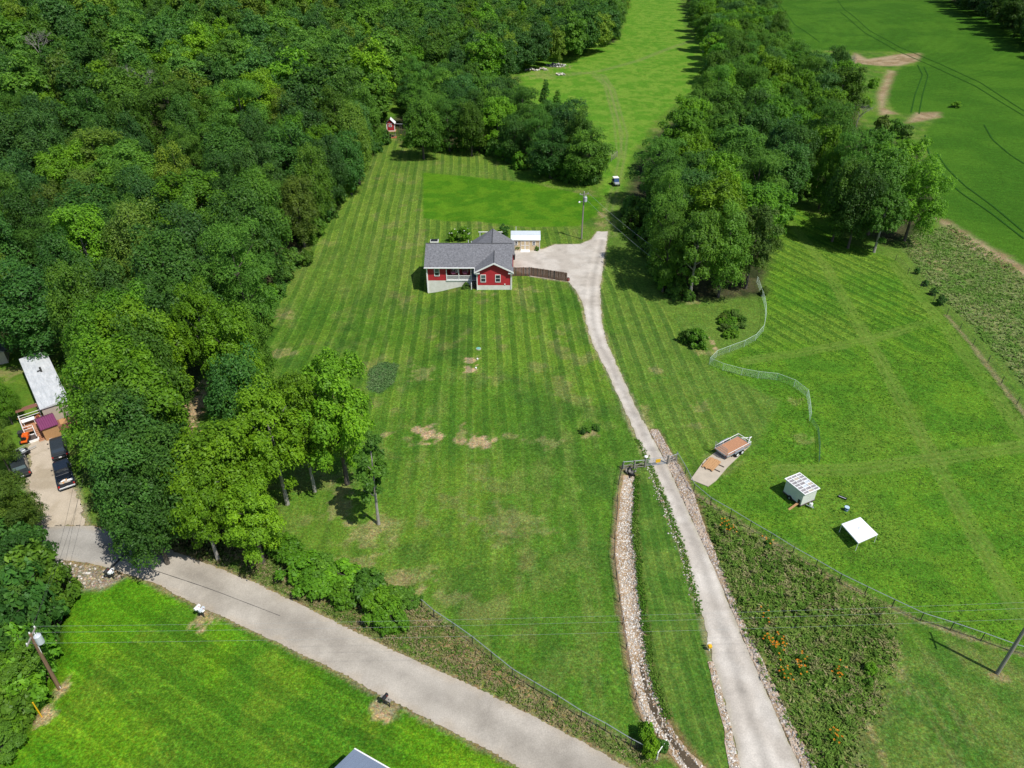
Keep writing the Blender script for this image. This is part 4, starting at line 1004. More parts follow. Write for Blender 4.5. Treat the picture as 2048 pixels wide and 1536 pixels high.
def wood_mass(name, pts, seed, mix, dim, label):
    """trees past the first three hundred: ONE mass of the same crowns, set out with geometry nodes"""
    rg = np.random.default_rng(seed); n = len(pts)
    me = bpy.data.meshes.new(name); me.vertices.add(n)
    co = np.array([(x, y, tz(x, y)) for x, y, _ in pts], np.float32); me.vertices.foreach_set('co', co.ravel())
    def put(nm, ty, key, arr): a = me.attributes.new(nm, ty, 'POINT'); a.data.foreach_set(key, arr.ravel())
    ch = [pick(mix) for _ in range(n)]
    vi = np.array([{'oak': 0, 'wal': 1, 'loc': 2}[c[1]] for c in ch], np.int32)
    R_ = np.array([p[2] for p in pts]) * 1.08 / 5.5
    sc = np.stack([R_, R_ * rg.uniform(.9, 1.1, n), rg.uniform(.9, 1.2, n) * (.74 + .26 * R_)], 1).astype(np.float32)
    tn = np.array([(*TINT[c[0]], 1) for c in ch], np.float32); tn[:, :3] *= dim * rg.uniform(.74, 1.3, (n, 1))
    put('vi', 'INT', 'value', vi); put('rz', 'FLOAT', 'value', (rg.random(n) * 6.28).astype(np.float32)); put('sc', 'FLOAT_VECTOR', 'vector', sc); put('tint', 'FLOAT_COLOR', 'color', tn)
    o = tag(link(bpy.data.objects.new(name, me)), label, None, None, 'stuff')
    ng = bpy.data.node_groups.new(name, 'GeometryNodeTree'); ng.is_modifier = True
    ng.interface.new_socket('Geometry', in_out='INPUT', socket_type='NodeSocketGeometry'); ng.interface.new_socket('Geometry', in_out='OUTPUT', socket_type='NodeSocketGeometry')
    N, K = ng.nodes, ng.links
    gi, go = N.new('NodeGroupInput'), N.new('NodeGroupOutput')
    ci = N.new('GeometryNodeCollectionInfo'); ci.inputs['Collection'].default_value = FAR_COL; ci.inputs['Separate Children'].default_value = True; ci.inputs['Reset Children'].default_value = True
    ip = N.new('GeometryNodeInstanceOnPoints'); ip.inputs['Pick Instance'].default_value = True
    def attr(nm, ty):
        a = N.new('GeometryNodeInputNamedAttribute'); a.data_type = ty; a.inputs['Name'].default_value = nm; return [q for q in a.outputs if q.enabled and q.name == 'Attribute'][0]
    cx = N.new('ShaderNodeCombineXYZ'); K.new(attr('rz', 'FLOAT'), cx.inputs['Z'])
    K.new(gi.outputs[0], ip.inputs['Points']); K.new(ci.outputs[0], ip.inputs['Instance']); K.new(attr('vi', 'INT'), ip.inputs['Instance Index'])
    K.new(cx.outputs[0], ip.inputs['Rotation']); K.new(attr('sc', 'FLOAT_VECTOR'), ip.inputs['Scale']); K.new(ip.outputs[0], go.inputs[0])
    md = o.modifiers.new('plant', 'NODES'); md.node_group = ng
    return o
FAR_COL = bpy.data.collections.new('far_crowns')
for k, st in enumerate(('oak', 'walnut', 'locust')):
    FAR_COL.objects.link(bpy.data.objects.new(f'crown_{k}', crown_mesh('far_crown', 700 + k, 5.5, 9.9, 6.4, 11000, .50, 74, M['leaf_far'], st)))
if far_left: wood_mass('far_wood', far_left, 1, MIXES['left'], 1.0, 'far dark wood covering the hill behind the nearer trees')
wood_mass('corner_wood', corner, 2, MIXES['mid'], .62, 'wood darkened as under a cloud beyond the crop field in the far right corner')  # crown tints dimmed to stand for cloud shadow over this corner
# --- shrubs and undergrowth one can tell apart
SHRUBS = [(1392, 690, 1.9, 1.5, 'vivid', 'dark-green rounded garden shrub beside the bare path'), (1375, 684, 1.4, 1.2, 'mid', 'left half of the garden shrub beside the bare path'),
          (1036, 500, .55, .5, 'olive', 'small shrub at the left corner of the tan shed'), (1074, 501, .55, .5, 'mid', 'small shrub at the right corner of the tan shed'),
          (908, 480, 1.2, 1.2, 'bright', 'white-flowered bush behind the house roof, left one'), (928, 480, 1.4, 1.5, 'vivid', 'white-flowered bush behind the house roof, right one'), (1008, 470, 1.3, 1.2, 'dark', 'dark bush under the white beam behind the house'),
          (932, 576, .8, .6, 'olive', 'drying bush at the foot of the porch stairs'),
          (1290, 1480, .9, 1.1, 'vivid', 'leafy young shrub in the fence corner by the ditch'), (1300, 1508, .9, 1.1, 'bright', 'bright leafy shrub in the fence corner nearest the road'), (1322, 1500, .7, .7, 'dark', 'small dark shrub at the gatepost of the fence corner'),
          (580, 1118, 2.08, 1.33, 'vivid', 'bright vine-covered bush at the top end of the road hedge'), (610, 1150, 2.47, 1.42, 'vivid', 'vine-covered bush second from the top of the road hedge'), (650, 1155, 2.34, 1.33, 'mid', 'vine-covered bush third from the top of the road hedge'),
          (640, 1185, 2.21, 1.14, 'vivid', 'vine-covered bush on the road side of the hedge'), (690, 1170, 2.60, 1.42, 'vivid', 'wide vine-covered bush at the middle of the road hedge'), (690, 1200, 2.08, 1.14, 'vivid', 'low vine-covered bush hanging towards the road'),
          (740, 1190, 2.34, 1.42, 'mid', 'vine-covered bush right of the middle gap of the hedge'), (760, 1225, 2.21, 1.42, 'vivid', 'vine-covered bush near the lower end of the road hedge'), (780, 1250, 1.95, 1.33, 'vivid', 'lowest vine-covered bush of the road hedge'),
          (795, 1205, 1.69, 0.95, 'mid', 'small bush where the hedge meets the wire fence'), (825, 1210, 1.04, 0.57, 'mid', 'last small bush on the wire fence below the hedge'), (560, 1100, 1.69, 1.14, 'vivid', 'bright bush under the yellow-green tree at the hedge top'),
          (1880, 610, 1.0, .9, 'dark', 'dark bush grown into the far fence'), (1865, 590, .8, .7, 'dark', 'dark bush on the far fence, above the larger one'), (1850, 572, .7, .6, 'dark', 'small dark bush on the far fence near the tree clump'), (1832, 548, .7, .6, 'dark', 'small dark bush on the far fence right below the tree clump'),
          (1350, 595, 1.8, 1.5, 'locust', 'pale-leaved bush at the left foot of the tree line'), (1375, 600, 1.3, 1.0, 'mid', 'low bush beside the pale-leaved bush at the tree line foot'), (1528, 590, .9, .8, 'olive', 'thin bush grown into the white net fence'),
          (1732, 215, 2.2, 1.8, 'bright', 'bright bush in the weedy bay of the crop field'), (1745, 175, 2.4, 1.8, 'vivid', 'vivid bush at the top of the weedy bay of the crop field'), (1910, 215, 2.2, 1.0, 'vivid', 'pale green weed clump alone in the crop field'),
          (1760, 265, 3.0, 2.6, 'olive', 'olive bush between the weedy bay and the tree clump'), (1790, 268, 2.6, 2.2, 'mid', 'rounded bush at the top edge of the tree clump'), (1810, 278, 2.4, 2.0, 'olive', 'olive bush by the tractor ruts above the tree clump'),
          (1172, 862, .8, .45, 'mid', 'broad-leaved squash plant, left one by the straw'), (1192, 858, .7, .4, 'mid', 'broad-leaved squash plant, right one by the straw'), (1166, 868, .45, .35, 'dark', 'small squash plant left of the straw patch'),
          (60, 845, .7, .5, 'mid', 'leafy plant in the raised bed by the deck stairs'), (1600, 995, .35, .3, 'dark', 'small weed beside the coop ramp'),
          (770, 245, 1.6, 1.6, 'vivid', 'leafy bush at the left wall of the playhouse'), (1738, 1345, .7, .6, 'vivid', 'fresh green bush among the weeds'), (1735, 1370, .5, .5, 'mid', 'white-flecked weed among the daylilies')]
for i, (px, py, Rr, hc, tint, lab) in enumerate(SHRUBS):
    p = P(px, py)
    tree(p.x, p.y, Rr, hc, V_SHR[i % 3], tint, lab, None, 'shrub', 'shrub')
# lower-left thicket by the creek
THICKET = [(20, 1125, 3.2, 4.6, 'dark'), (62, 1150, 2.8, 3.8, 'mid'), (100, 1180, 2.2, 3.0, 'mid'), (40, 1195, 3.0, 4.2, 'dark'), (-5, 1190, 3.2, 4.8, 'locust'), (15, 1255, 2.8, 4.0, 'dark'), (62, 1235, 2.0, 3.2, 'dark'), (40, 1310, 2.4, 3.2, 'vivid'), (2, 1330, 2.8, 3.6, 'mid'),
           (25, 1375, 2.3, 2.8, 'vivid'), (-8, 1410, 2.6, 3.0, 'mid'), (12, 1440, 1.8, 2.2, 'vivid'), (-20, 1480, 2.2, 2.4, 'mid'), (10, 1080, 2.6, 3.4, 'dark'), (45, 1095, 2.0, 2.8, 'dark'), (-10, 1290, 3.0, 4.2, 'dark'), (62, 1290, 1.6, 2.2, 'mid')]
for i, (px, py, Rr, hc, tint) in enumerate(THICKET):
    x, y = crown_at(px, py, hc)
    SPEC.append(('thicket_bush', 'bush', x, y, Rr * 1.15, hc, V_SHR[i % 3] if i % 4 else V_WAL[i % 3], tint, f'{TONE[tint]} bush', 'in the creek thicket'))
plant_specs()
# undergrowth along the foot of the woods
EDGES = [([(500, 650), (545, 590), (600, 520), (640, 440), (690, 370), (740, 310), (762, 284)], 44, 'beside the striped lawn'), ([(815, 290), (880, 300), (960, 305), (1060, 338), (1150, 362), (1196, 368)], 32, 'along the upper lawn'),
         ([(1250, 410), (1285, 470), (1310, 540), (1345, 590)], 18, 'right of the gravel drive'), ([(1540, 480), (1560, 410), (1610, 380), (1660, 420), (1720, 470)], 12, 'around the pasture corner'), ([(1040, 120), (1110, 105), (1180, 95), (1240, 75)], 14, 'at the top of the far meadow'),
         ([(1205, 340), (1160, 265), (1080, 215)], 8, 'facing the far meadow'), ([(1710, 160), (1690, 220), (1650, 300)], 8, 'at the weedy bay of the crop field')]
for k, (pl, n, wh) in enumerate(EDGES):
    for (x, y) in along(L(pl), n, .9, 60 + k):
        ti = _tr.choice(['mid', 'dark', 'vivid', 'locust', 'mid']); r_ = _tr.uniform(1.3, 3.0)
        SPEC.append(('undergrowth_bush', 'bush', x, y, r_, r_ * _tr.uniform(.65, 1.0), _tr.choice(V_SHR), ti, f'{TONE[ti]} undergrowth bush', wh))
plant_specs()
# berry bed: leafy rows in the garden
bed = L([(1434, 655), (1450, 628), (1492, 622), (1496, 650), (1470, 676), (1438, 680)])
for i, q in enumerate(scatter(bed, 26, 71, .2)):
    ti = ['vivid', 'mid', 'olive'][i % 3]
    SPEC.append(('bramble', 'bush', q[0], q[1], _tr.uniform(.6, 1.0), _tr.uniform(.4, .65), V_SHR[i % 3], ti, f'{TONE[ti]} bramble', 'in the berry bed beside the net fence'))
plant_specs()

# dead trees: bare grey twigs
def bare_mesh(seed):
    rg = random.Random(seed); mb = MB()
    def grow(p, d, ln, r, lev):
        q = p + d * ln; mb.tube([p, (p + q) / 2 + Vector((rg.uniform(-.1, .1),) * 3) * ln, q], r, 4, r * .55, False)
        if lev == 0: return
        for _ in range(4 if lev > 1 else 5):
            a = Vector((rg.gauss(0, 1), rg.gauss(0, 1), rg.gauss(.5, .6))).normalized()
            grow(p + d * ln * rg.uniform(.55, 1), (d * .7 + a * .75).normalized(), ln * rg.uniform(.5, .72), r * .5, lev - 1)
    grow(Vector((0, 0, -.3)), Vector((.05, .03, 1)), 4.5, .16, 4)
    return mb.mesh('branches', M['bark_pale'])
BARE = [bare_mesh(1), bare_mesh(2)]
for i, (px, py, s, lab) in enumerate([(1712, 255, 1.0, 'bare grey dead tree above the dark gap, in front of the weedy bay'), (1698, 150, .9, 'bare grey dead tree at the top of the tree line beside the bare soil'), (1722, 335, .8, 'bare grey dead tree lowest of the three by the crop field'),
                                      (300, 215, 1.5, 'pale dead snag with crooked limb poking out of the wood'), (1148, 270, .8, 'thin bare tree among the dark middle grove'), (85, 125, 1.3, 'pale bare snag high on the wooded hill at the left')]):
    p = P(px, py); hz = 6 if i in (3, 5) else 0
    if hz: p = P(px, py, 9.5); p.z -= 2.5
    t = thing('dead_tree', lab, 'tree', p, i * 1.3); t.scale = (s, s, s)
    link(bpy.data.objects.new('branches', BARE[i % 2]), t)

# orange daylilies
def lily_mesh(seed):
    rg = random.Random(seed); mb = MB()
    for _ in range(6):
        x, y, z = rg.gauss(0, .28), rg.gauss(0, .28), rg.uniform(.55, .9)
        for k in range(5):
            a = k * 1.257 + rg.random(); mb.quad((x, y, z - .05), (x + .07 * math.cos(a - .4), y + .07 * math.sin(a - .4), z + .04), (x + .11 * math.cos(a), y + .11 * math.sin(a), z + .03), (x + .07 * math.cos(a + .4), y + .07 * math.sin(a + .4), z + .04))
    return mb.mesh('flowers', M['lily'])
M['lily'] = mat('orange_petal', (.75, .26, .01), .7, .2, 8)
LIL = [lily_mesh(i) for i in range(3)]
LILY = {'near the top of the wire fence': [(1452, 1054), (1458, 1062), (1445, 1062), (1536, 1090)], 'in the upper patch by the stony drive edge': [(1532, 1240), (1530, 1278), (1534, 1286), (1555, 1284), (1560, 1288), (1548, 1303), (1556, 1308)],
        'in the lower patch by the stony drive edge': [(1566, 1350), (1570, 1356), (1598, 1344), (1602, 1350), (1600, 1322)], 'alone in the middle of the weeds': [(1672, 1348), (1680, 1350)], 'by the lower end of the drive': [(1663, 1478), (1668, 1482)]}
for i, (wh, k, px, py) in enumerate([(w, k, *q) for w, L_ in LILY.items() for k, q in enumerate(sorted(L_))]):
    p = P(px, py)
    t = thing('daylily_clump', f'{ORD[k]} orange daylily clump {wh}', 'flower', p, i, f'orange daylilies {wh}')
    link(bpy.data.objects.new('flowers', LIL[i % 3]), t)
    l_ = link(bpy.data.objects.new('foliage', VAR[V_SHR[i % 3]]['crown']), t); l_.scale = (.32, .32, .35); l_.color = (*TINT['mid'], 1)
# white blossoms on the two bushes behind the house
M['blossom'] = mat('white_petal', (.8, .8, .76), .7, .05, 4)

# ================================================================ BUILDINGS
def window(parent, c, w, h, nrm='-y', upper='glass_sky', mull=True):
    """sash window on a wall facing -y or +x: frame of four bars, rail, two panes; c = centre on the wall plane"""
    f = MB(); t = .10; dp = .07
    def bx(mb, du, dz, sw, sh, d):
        if nrm == '-y': mb.box((c[0] + du, c[1] - d / 2, c[2] + dz), (sw, d, sh))
        elif nrm == '+x': mb.box((c[0] + d / 2, c[1] + du, c[2] + dz), (d, sw, sh))
        else: mb.box((c[0] - d / 2, c[1] + du, c[2] + dz), (d, sw, sh))
    bx(f, -w / 2 + t / 2, 0, t, h, dp); bx(f, w / 2 - t / 2, 0, t, h, dp)
    bx(f, 0, h / 2 - t / 2, w - 2 * t, t, dp); bx(f, 0, -h / 2 + t / 2, w - 2 * t, t, dp)
    fo = f.build('window', M['white'], parent)
    r = MB(); bx(r, 0, 0, w - 2 * t, .05, dp * .9); r.build('sash_rail', M['white'], fo)
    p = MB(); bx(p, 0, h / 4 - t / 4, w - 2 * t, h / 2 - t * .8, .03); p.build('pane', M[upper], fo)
    p = MB(); bx(p, 0, -h / 4 + t / 4, w - 2 * t, h / 2 - t * .8, .03); p.build('pane', M['glass'], fo)
    return fo

def slope_roof(parent, name, quads, material, th=.12):
    """roof planes with thickness: each quad extruded down"""
    mb = MB()
    for q in quads:
        n = len(q); lo = [(p[0], p[1], p[2] - th) for p in q]
        fs = [tuple(range(n)), tuple(range(2 * n - 1, n - 1, -1))] + [(i, n + i, n + (i + 1) % n, (i + 1) % n) for i in range(n)]
        mb.add(list(q) + lo, fs)
    return mb.build(name, material, parent)

def house():
    h = thing('house', 'red house with grey shingle roof, white trim and a small porch on the lawn', 'house', (-8.0, 119.3, 0))
    X0 = -15.5; Y0 = 119.3                    # left front corner of the main block
    # local frame: x from the left corner, y back, z up
    ox, oy = -15.5 + 8.0, 0.0
    W, D = 15.35, 9.3; FZ, EZ = 1.08, 3.68
    def lp(x, y, z): return (ox + x, oy + y, z)
    # foundation: main block, wing, gable block
    m = MB(); m.box(lp(3.0 + W / 2 - 3.0, D / 2, -.35), (W, D, 2.86)); m.box(lp(12.25, -1.0, .19), (6.1, 1.99, 1.78)); m.build('foundation', M['found'], h)
    # main walls; porch bay is recessed between x 3.4 and 7.9, entry bay to 9.2
    m = MB()
    m.box(lp(1.7, .1, (FZ + EZ) / 2), (3.4, .2, EZ - FZ))
    m.box(lp(.1, D / 2 + .1, (FZ + EZ) / 2), (.2, D - .2, EZ - FZ)); m.box(lp(W - .1, D / 2 + .1, (FZ + EZ) / 2), (.2, D - .2, EZ - FZ)); m.box(lp(W / 2, D - .1, (FZ + EZ) / 2), (W - .4, .2, EZ - FZ))
    for x in (.1, W - .1):                    # gable triangles of the main block
        m.prism([(-.0, EZ), (D, EZ), (D / 2, EZ + D / 4 - .05)], 'x', lp(x - .1, 0, 0)[0], lp(x + .1, 0, 0)[0])
    m.box(lp(W + .20, 8.6, 2.38), (.4, 5.6, 2.6))
    m.build('wall', M['red'], h)
    m = MB(); m.box(lp(6.3, 1.7, (FZ + EZ) / 2), (5.79, .15, EZ - FZ)); m.box(lp(3.48, .95, (FZ + EZ) / 2), (.15, 1.34, EZ - FZ)); m.build('porch_wall', M['red_in'], h)
    # gable block (front right)
    gx0, gx1, gy = 9.2, 15.3, -1.99; gm = (gx0 + gx1) / 2; rise = .5 * (gx1 - gx0) / 2
    m = MB(); m.prism([(lp(gx0, 0, 0)[0], FZ), (lp(gx1, 0, 0)[0], FZ), (lp(gx1, 0, 0)[0], EZ), (lp(gm, 0, 0)[0], EZ + rise), (lp(gx0, 0, 0)[0], EZ)], 'y', oy + gy, oy + gy + .2)
    m.box(lp(gx0 + .1, gy / 2 + .1, (FZ + EZ) / 2), (.2, -gy - .2, EZ - FZ)); m.box(lp(gx1 - .1, gy / 2 + .1, (FZ + EZ) / 2), (.2, -gy - .2, EZ - FZ))
    m.build('gable_wall', M['red'], h)
    # roofs
    ov = .45; RZ = EZ + .02; ry = D / 2; rz_ = RZ + .5 * (ry + ov)
    th = .16
    slope_roof(h, 'roof', [[lp(-.5, -ov, RZ + th), lp(W + .25, -ov, RZ + th), lp(W + .25, ry, rz_ + th), lp(-.5, ry, rz_ + th)], [lp(W + .25, D + ov, RZ + th), lp(-.5, D + ov, RZ + th), lp(-.5, ry + .001, rz_ + th), lp(W + .25, ry + .001, rz_ + th)]], M['shingle'], th)
    gr = RZ + .5 * ((gx1 - gx0) / 2 + ov); yb = (gr - RZ) / .5 - ov + .25
    a = .012
    slope_roof(h, 'gable_roof', [[lp(gx0 - ov, gy - ov, RZ + th + a), lp(gm, gy - ov, gr + th + a), lp(gm, yb, gr + th + a), lp(gx0 - ov, -ov, RZ + th + a)], [lp(gm, gy - ov, gr + th + a), lp(gx1 + ov, gy - ov, RZ + th + a), lp(gx1 + ov, -ov + .02, RZ + th + a), lp(gm, yb, gr + th + a)]], M['shingle'], th)
    # rear wing, ridge running back
    wx0, wx1 = 7.6, 16.0; wm = (wx0 + wx1) / 2; wy1 = 11.9; wr = RZ + .5 * (wx1 - wx0) / 2
    wr = rz_ + .02
    slope_roof(h, 'wing_roof', [[lp(wx0, wy1, RZ + th), lp(wm, wy1, wr + th), lp(wm, ry - .2, wr + th), lp(wx0, ry + .9, RZ + th + .9)][::-1], [lp(wm, wy1, wr + th), lp(wx1, wy1, RZ + th), lp(wx1, ry + .6, RZ + th), lp(wm, ry - .2, wr + th)][::-1]], M['shingle'], th)
    m = MB(); m.box(lp(wm, 10.5, 1.9), (7.6, 2.2, 3.5)); m.prism([(lp(wx0 + .4, 0, 0)[0], 3.66), (lp(wx1 - .4, 0, 0)[0], 3.66), (lp(wm, 0, 0)[0], wr - .1)], 'y', 11.35, 11.55); m.build('wing_wall', M['red'], h)
    # ridge caps
    for nm, p0, p1 in (('ridge_cap', lp(-.5, ry, rz_ + th + .02), lp(W + .25, ry, rz_ + th + .02)), ('ridge_cap', lp(gm, gy - ov, gr + th + .03), lp(gm, yb - .2, gr + th + .03)), ('ridge_cap', lp(wm, ry, wr + th + .03), lp(wm, wy1, wr + th + .03))):
        MB().tube([p0, p1], .085, 6).build(nm, M['shingle_dark'], h)
    # white fascia and rakes
    m = MB(); m.box(lp(4.1, -ov - .03, RZ + .06), (9.2, .06, .24)); m.build('fascia', M['white'], h)
    m = MB(); m.box(lp(gx0 - ov - .03, (gy - ov - ov) / 2 + .0, RZ + .06), (.06, 1.6, .24)); m.build('fascia', M['white'], h)
    m = MB()
    for sx in (-1, 1):
        e = (gx1 - gx0) / 2 + ov + .06
        p0 = Vector(lp(gm + sx * e, gy - ov - .04, RZ + .03)); p1 = Vector(lp(gm, gy - ov - .04, gr + .06))
        d = p1 - p0; m.add([p0 + Vector((0, -.03, -.11)), p1 + Vector((0, -.03, -.11)), p1 + Vector((0, -.03, .17)), p0 + Vector((0, -.03, .17)), p0 + Vector((0, .03, -.11)), p1 + Vector((0, .03, -.11)), p1 + Vector((0, .03, .17)), p0 + Vector((0, .03, .17))],
                           [(0, 1, 2, 3), (7, 6, 5, 4), (0, 4, 5, 1), (3, 2, 6, 7), (0, 3, 7, 4), (1, 5, 6, 2)])
    m.build('rake_board', M['white'], h)
    m = MB(); m.box(lp(gx0 - .02, gy - ov / 2 - .01, RZ - .13), (1.0, ov - .1, .2)); m.box(lp(gx1 + .02, gy - ov / 2 - .01, RZ - .13), (1.0, ov - .1, .2)); m.build('cornice_return', M['white'], h)
    m = MB(); m.box(lp(W / 2, -.25, RZ - .02), (W, .40, .04)); m.build('soffit', M['white'], h)
    # corner boards
    for (x, y, z0) in ((-.02, -.02, -1.6), (gx0 - .02, gy - .02, -.1), (gx1 + .02, gy - .02, -.1)):
        MB().box(lp(x, y, (z0 + EZ) / 2), (.16, .16, EZ - z0)).build('corner_board', M['white'], h)
    # gutter and downspouts
    MB().tube([lp(-.5, -ov - .11, RZ + .10), lp(gx0 - ov - .1, -ov - .11, RZ + .10)], .065, 6).build('gutter', M['white'], h)
    for x, y, z0 in ((-.14, -.16, -1.3), (gx1 + .16, gy + .25, .1)): MB().tube([(lp(x, y, 0)[0], lp(x, y, 0)[1], EZ), (lp(x, y, 0)[0], lp(x, y, 0)[1], z0)], .045, 6).build('downspout', M['white'], h)
    # windows
    window(h, lp(1.75, -.003, 2.75), .98, 1.55); window(h, lp(10.3, gy - .003, 2.45), .98, 1.5); window(h, lp(12.95, gy - .003, 2.45), .98, 1.5, upper='glass')
    window(h, lp(5.0, 1.62, 2.6), .9, 1.3); window(h, lp(W + .003, 2.2, 2.6), .9, 1.3, '+x')
    # porch
    m = MB(); m.box(lp(5.9, .75, FZ + .03), (4.9, 1.65, .12)); m.build('porch_floor', M['found'], h)
    m = MB(); m.box(lp(5.75, -.06, FZ + .05), (4.7, .10, .22)); m.build('porch_skirt', M['white'], h)
    for x in (3.5, 5.75, 8.0): MB().box(lp(x, -.02, (FZ + EZ) / 2), (.14, .14, EZ - FZ)).build('porch_post', M['white'], h)
    for k, x0 in enumerate((3.57, 5.82)):
        r = MB().box(lp(x0 + 1.055, -.02, FZ + .98), (2.11, .08, .07)).build('railing', M['white'], h)
        b = MB()
        for i in range(17): b.box(lp(x0 + .08 + i * .125, -.02, FZ + .58), (.045, .04, .72))
        b.box(lp(x0 + 1.055, -.02, FZ + .20), (2.11, .06, .06)); tag(b.build('baluster', M['white'], r), kind='stuff')
    # front door
    d = MB().box(lp(8.6, 1.60, FZ + 1.1), (1.0, .06, 2.1)).build('door', M['bluegrey'], h)
    MB().box(lp(8.6, 1.56, FZ + 1.35), (.62, .02, 1.2)).build('pane', M['glass_sky'], d); MB().box(lp(8.98, 1.55, FZ + 1.0), (.05, .06, .16)).build('handle', M['steel'], d)
    # stairs
    st = MB(); st.box(lp(8.12, -.9, .55), (.06, 1.9, .30), 0, ('X', R(30))); so = st.build('stair', M['dark_wood'], h)
    for i in range(6): MB().box(lp(8.65, -.18 - i * .30, FZ - .10 - i * .175), (1.02, .31, .06)).build('step', M['dark_wood'], so)
    MB().box(lp(8.10, -1.75, .62), (.13, .13, 1.5)).build('newel_post', M['white'], so)
    MB().tube([lp(8.10, -1.75, 1.3), lp(8.08, -.1, 2.1)], .05, 5).build('hand_rail', M['white'], so)
    # vents, meter, light
    for x, y, z in ((7.35, 5.6, 6.7), (7.9, 5.3, 6.6)): MB().tube([lp(x, y, z - .9), lp(x, y, z)], .06, 6).build('vent_pipe', M['white'], h)
    MB().box(lp(14.2, gy - .04, FZ + .22), (.22, .07, .22)).build('outlet_cover', M['white'], h)
    MB().box(lp(-.35, 3.0, .3), (.5, .9, .9)).build('heat_pump', M['grey'], h, bevel=.03)
    MB().box(lp(-.25, .9, .6), (.35, .5, .55)).build('meter_box', M['lumber'], h)
    return h
M['shingle_dark'] = mat('ridge_shingle', (.075, .077, .083), .95, .3, 4)
house()
for px, lab in ((901, 'left pink hanging pod chair on the porch'), (924, 'right pink hanging pod chair on the porch')):
    x = -15.5 + (px - 853) * .0935 + .25; y = 119.3 + .75
    t = thing('hanging_chair', lab, 'chair', (x, y - .25, 1.72), 0)
    m = MB()
    for k in range(10):
        a = k * .628; m.tube([(.0, 0, 1.9), (.42 * math.cos(a), .42 * math.sin(a), 1.35), (.5 * math.cos(a), .5 * math.sin(a), .8), (.3 * math.cos(a), .3 * math.sin(a), .4)], .018, 4)
    m.build('basket', M['steel'], t)
    v = [(.46 * math.cos(a) * math.sin(b), .46 * math.sin(a) * math.sin(b) - .03, .80 - .34 * math.cos(b)) for b in (.25, .7, 1.15, 1.6) for a in np.linspace(0, 6.28, 13)[:-1]]
    f = [(i * 12 + k, i * 12 + (k + 1) % 12, (i + 1) * 12 + (k + 1) % 12, (i + 1) * 12 + k) for i in range(3) for k in range(12)] + [tuple(range(11, -1, -1)), tuple(range(36, 48))]
    MB().add(v, f).build('cushion', M['pink'], t)
    MB().tube([(.5, .0, .75), (.55, 0, 1.75), (0, 0, 1.92)], .03, 5).build('stand', M['white'], t)

# white beam frame behind the house
a, b = P(960, 480), P(1013, 480)
t = thing('garden_arbor', 'long white beam on posts behind the house ridge', 'arbor', (a.x, 137.5, tz(a.x, 137.5)))
MB().box((2.35, 0, 3.15), (4.9, .16, .12)).build('beam', M['white'], t)
for x in (.2, 2.35, 4.5): MB().box((x, 0, 1.5), (.12, .12, 3.1)).build('post', M['white'], t)
# small hatch with pale frame behind the roof
p = P(869, 486)
t = thing('cellar_hatch', 'dark hatch in a pale frame just behind the left end of the house roof', 'hatch', p)
MB().box((0, 0, .3), (1.7, 1.4, .6)).build('curb', M['white'], t); MB().box((0, -.02, .63), (1.5, 1.2, .08)).build('lid', M['black'], t)
# bin by the house's right wall
p = P(1027, 519)
t = thing('wheelie_bin', 'black wheeled bin standing at the right wall of the red house', 'bin', p, .1)
MB().prism([(-.26, .0), (.26, .0), (.32, 1.0), (-.32, 1.0)], 'y', -.3, .3).build('body', M['black'], t, bevel=.02)
MB().box((0, .02, 1.04), (.68, .7, .07)).build('lid', M['black'], t)
for sx in (-1, 1): MB().tube([(sx * .3, .3, .12), (sx * .22, .3, .12)], .12, 10).build('wheel', M['rubber'], t)

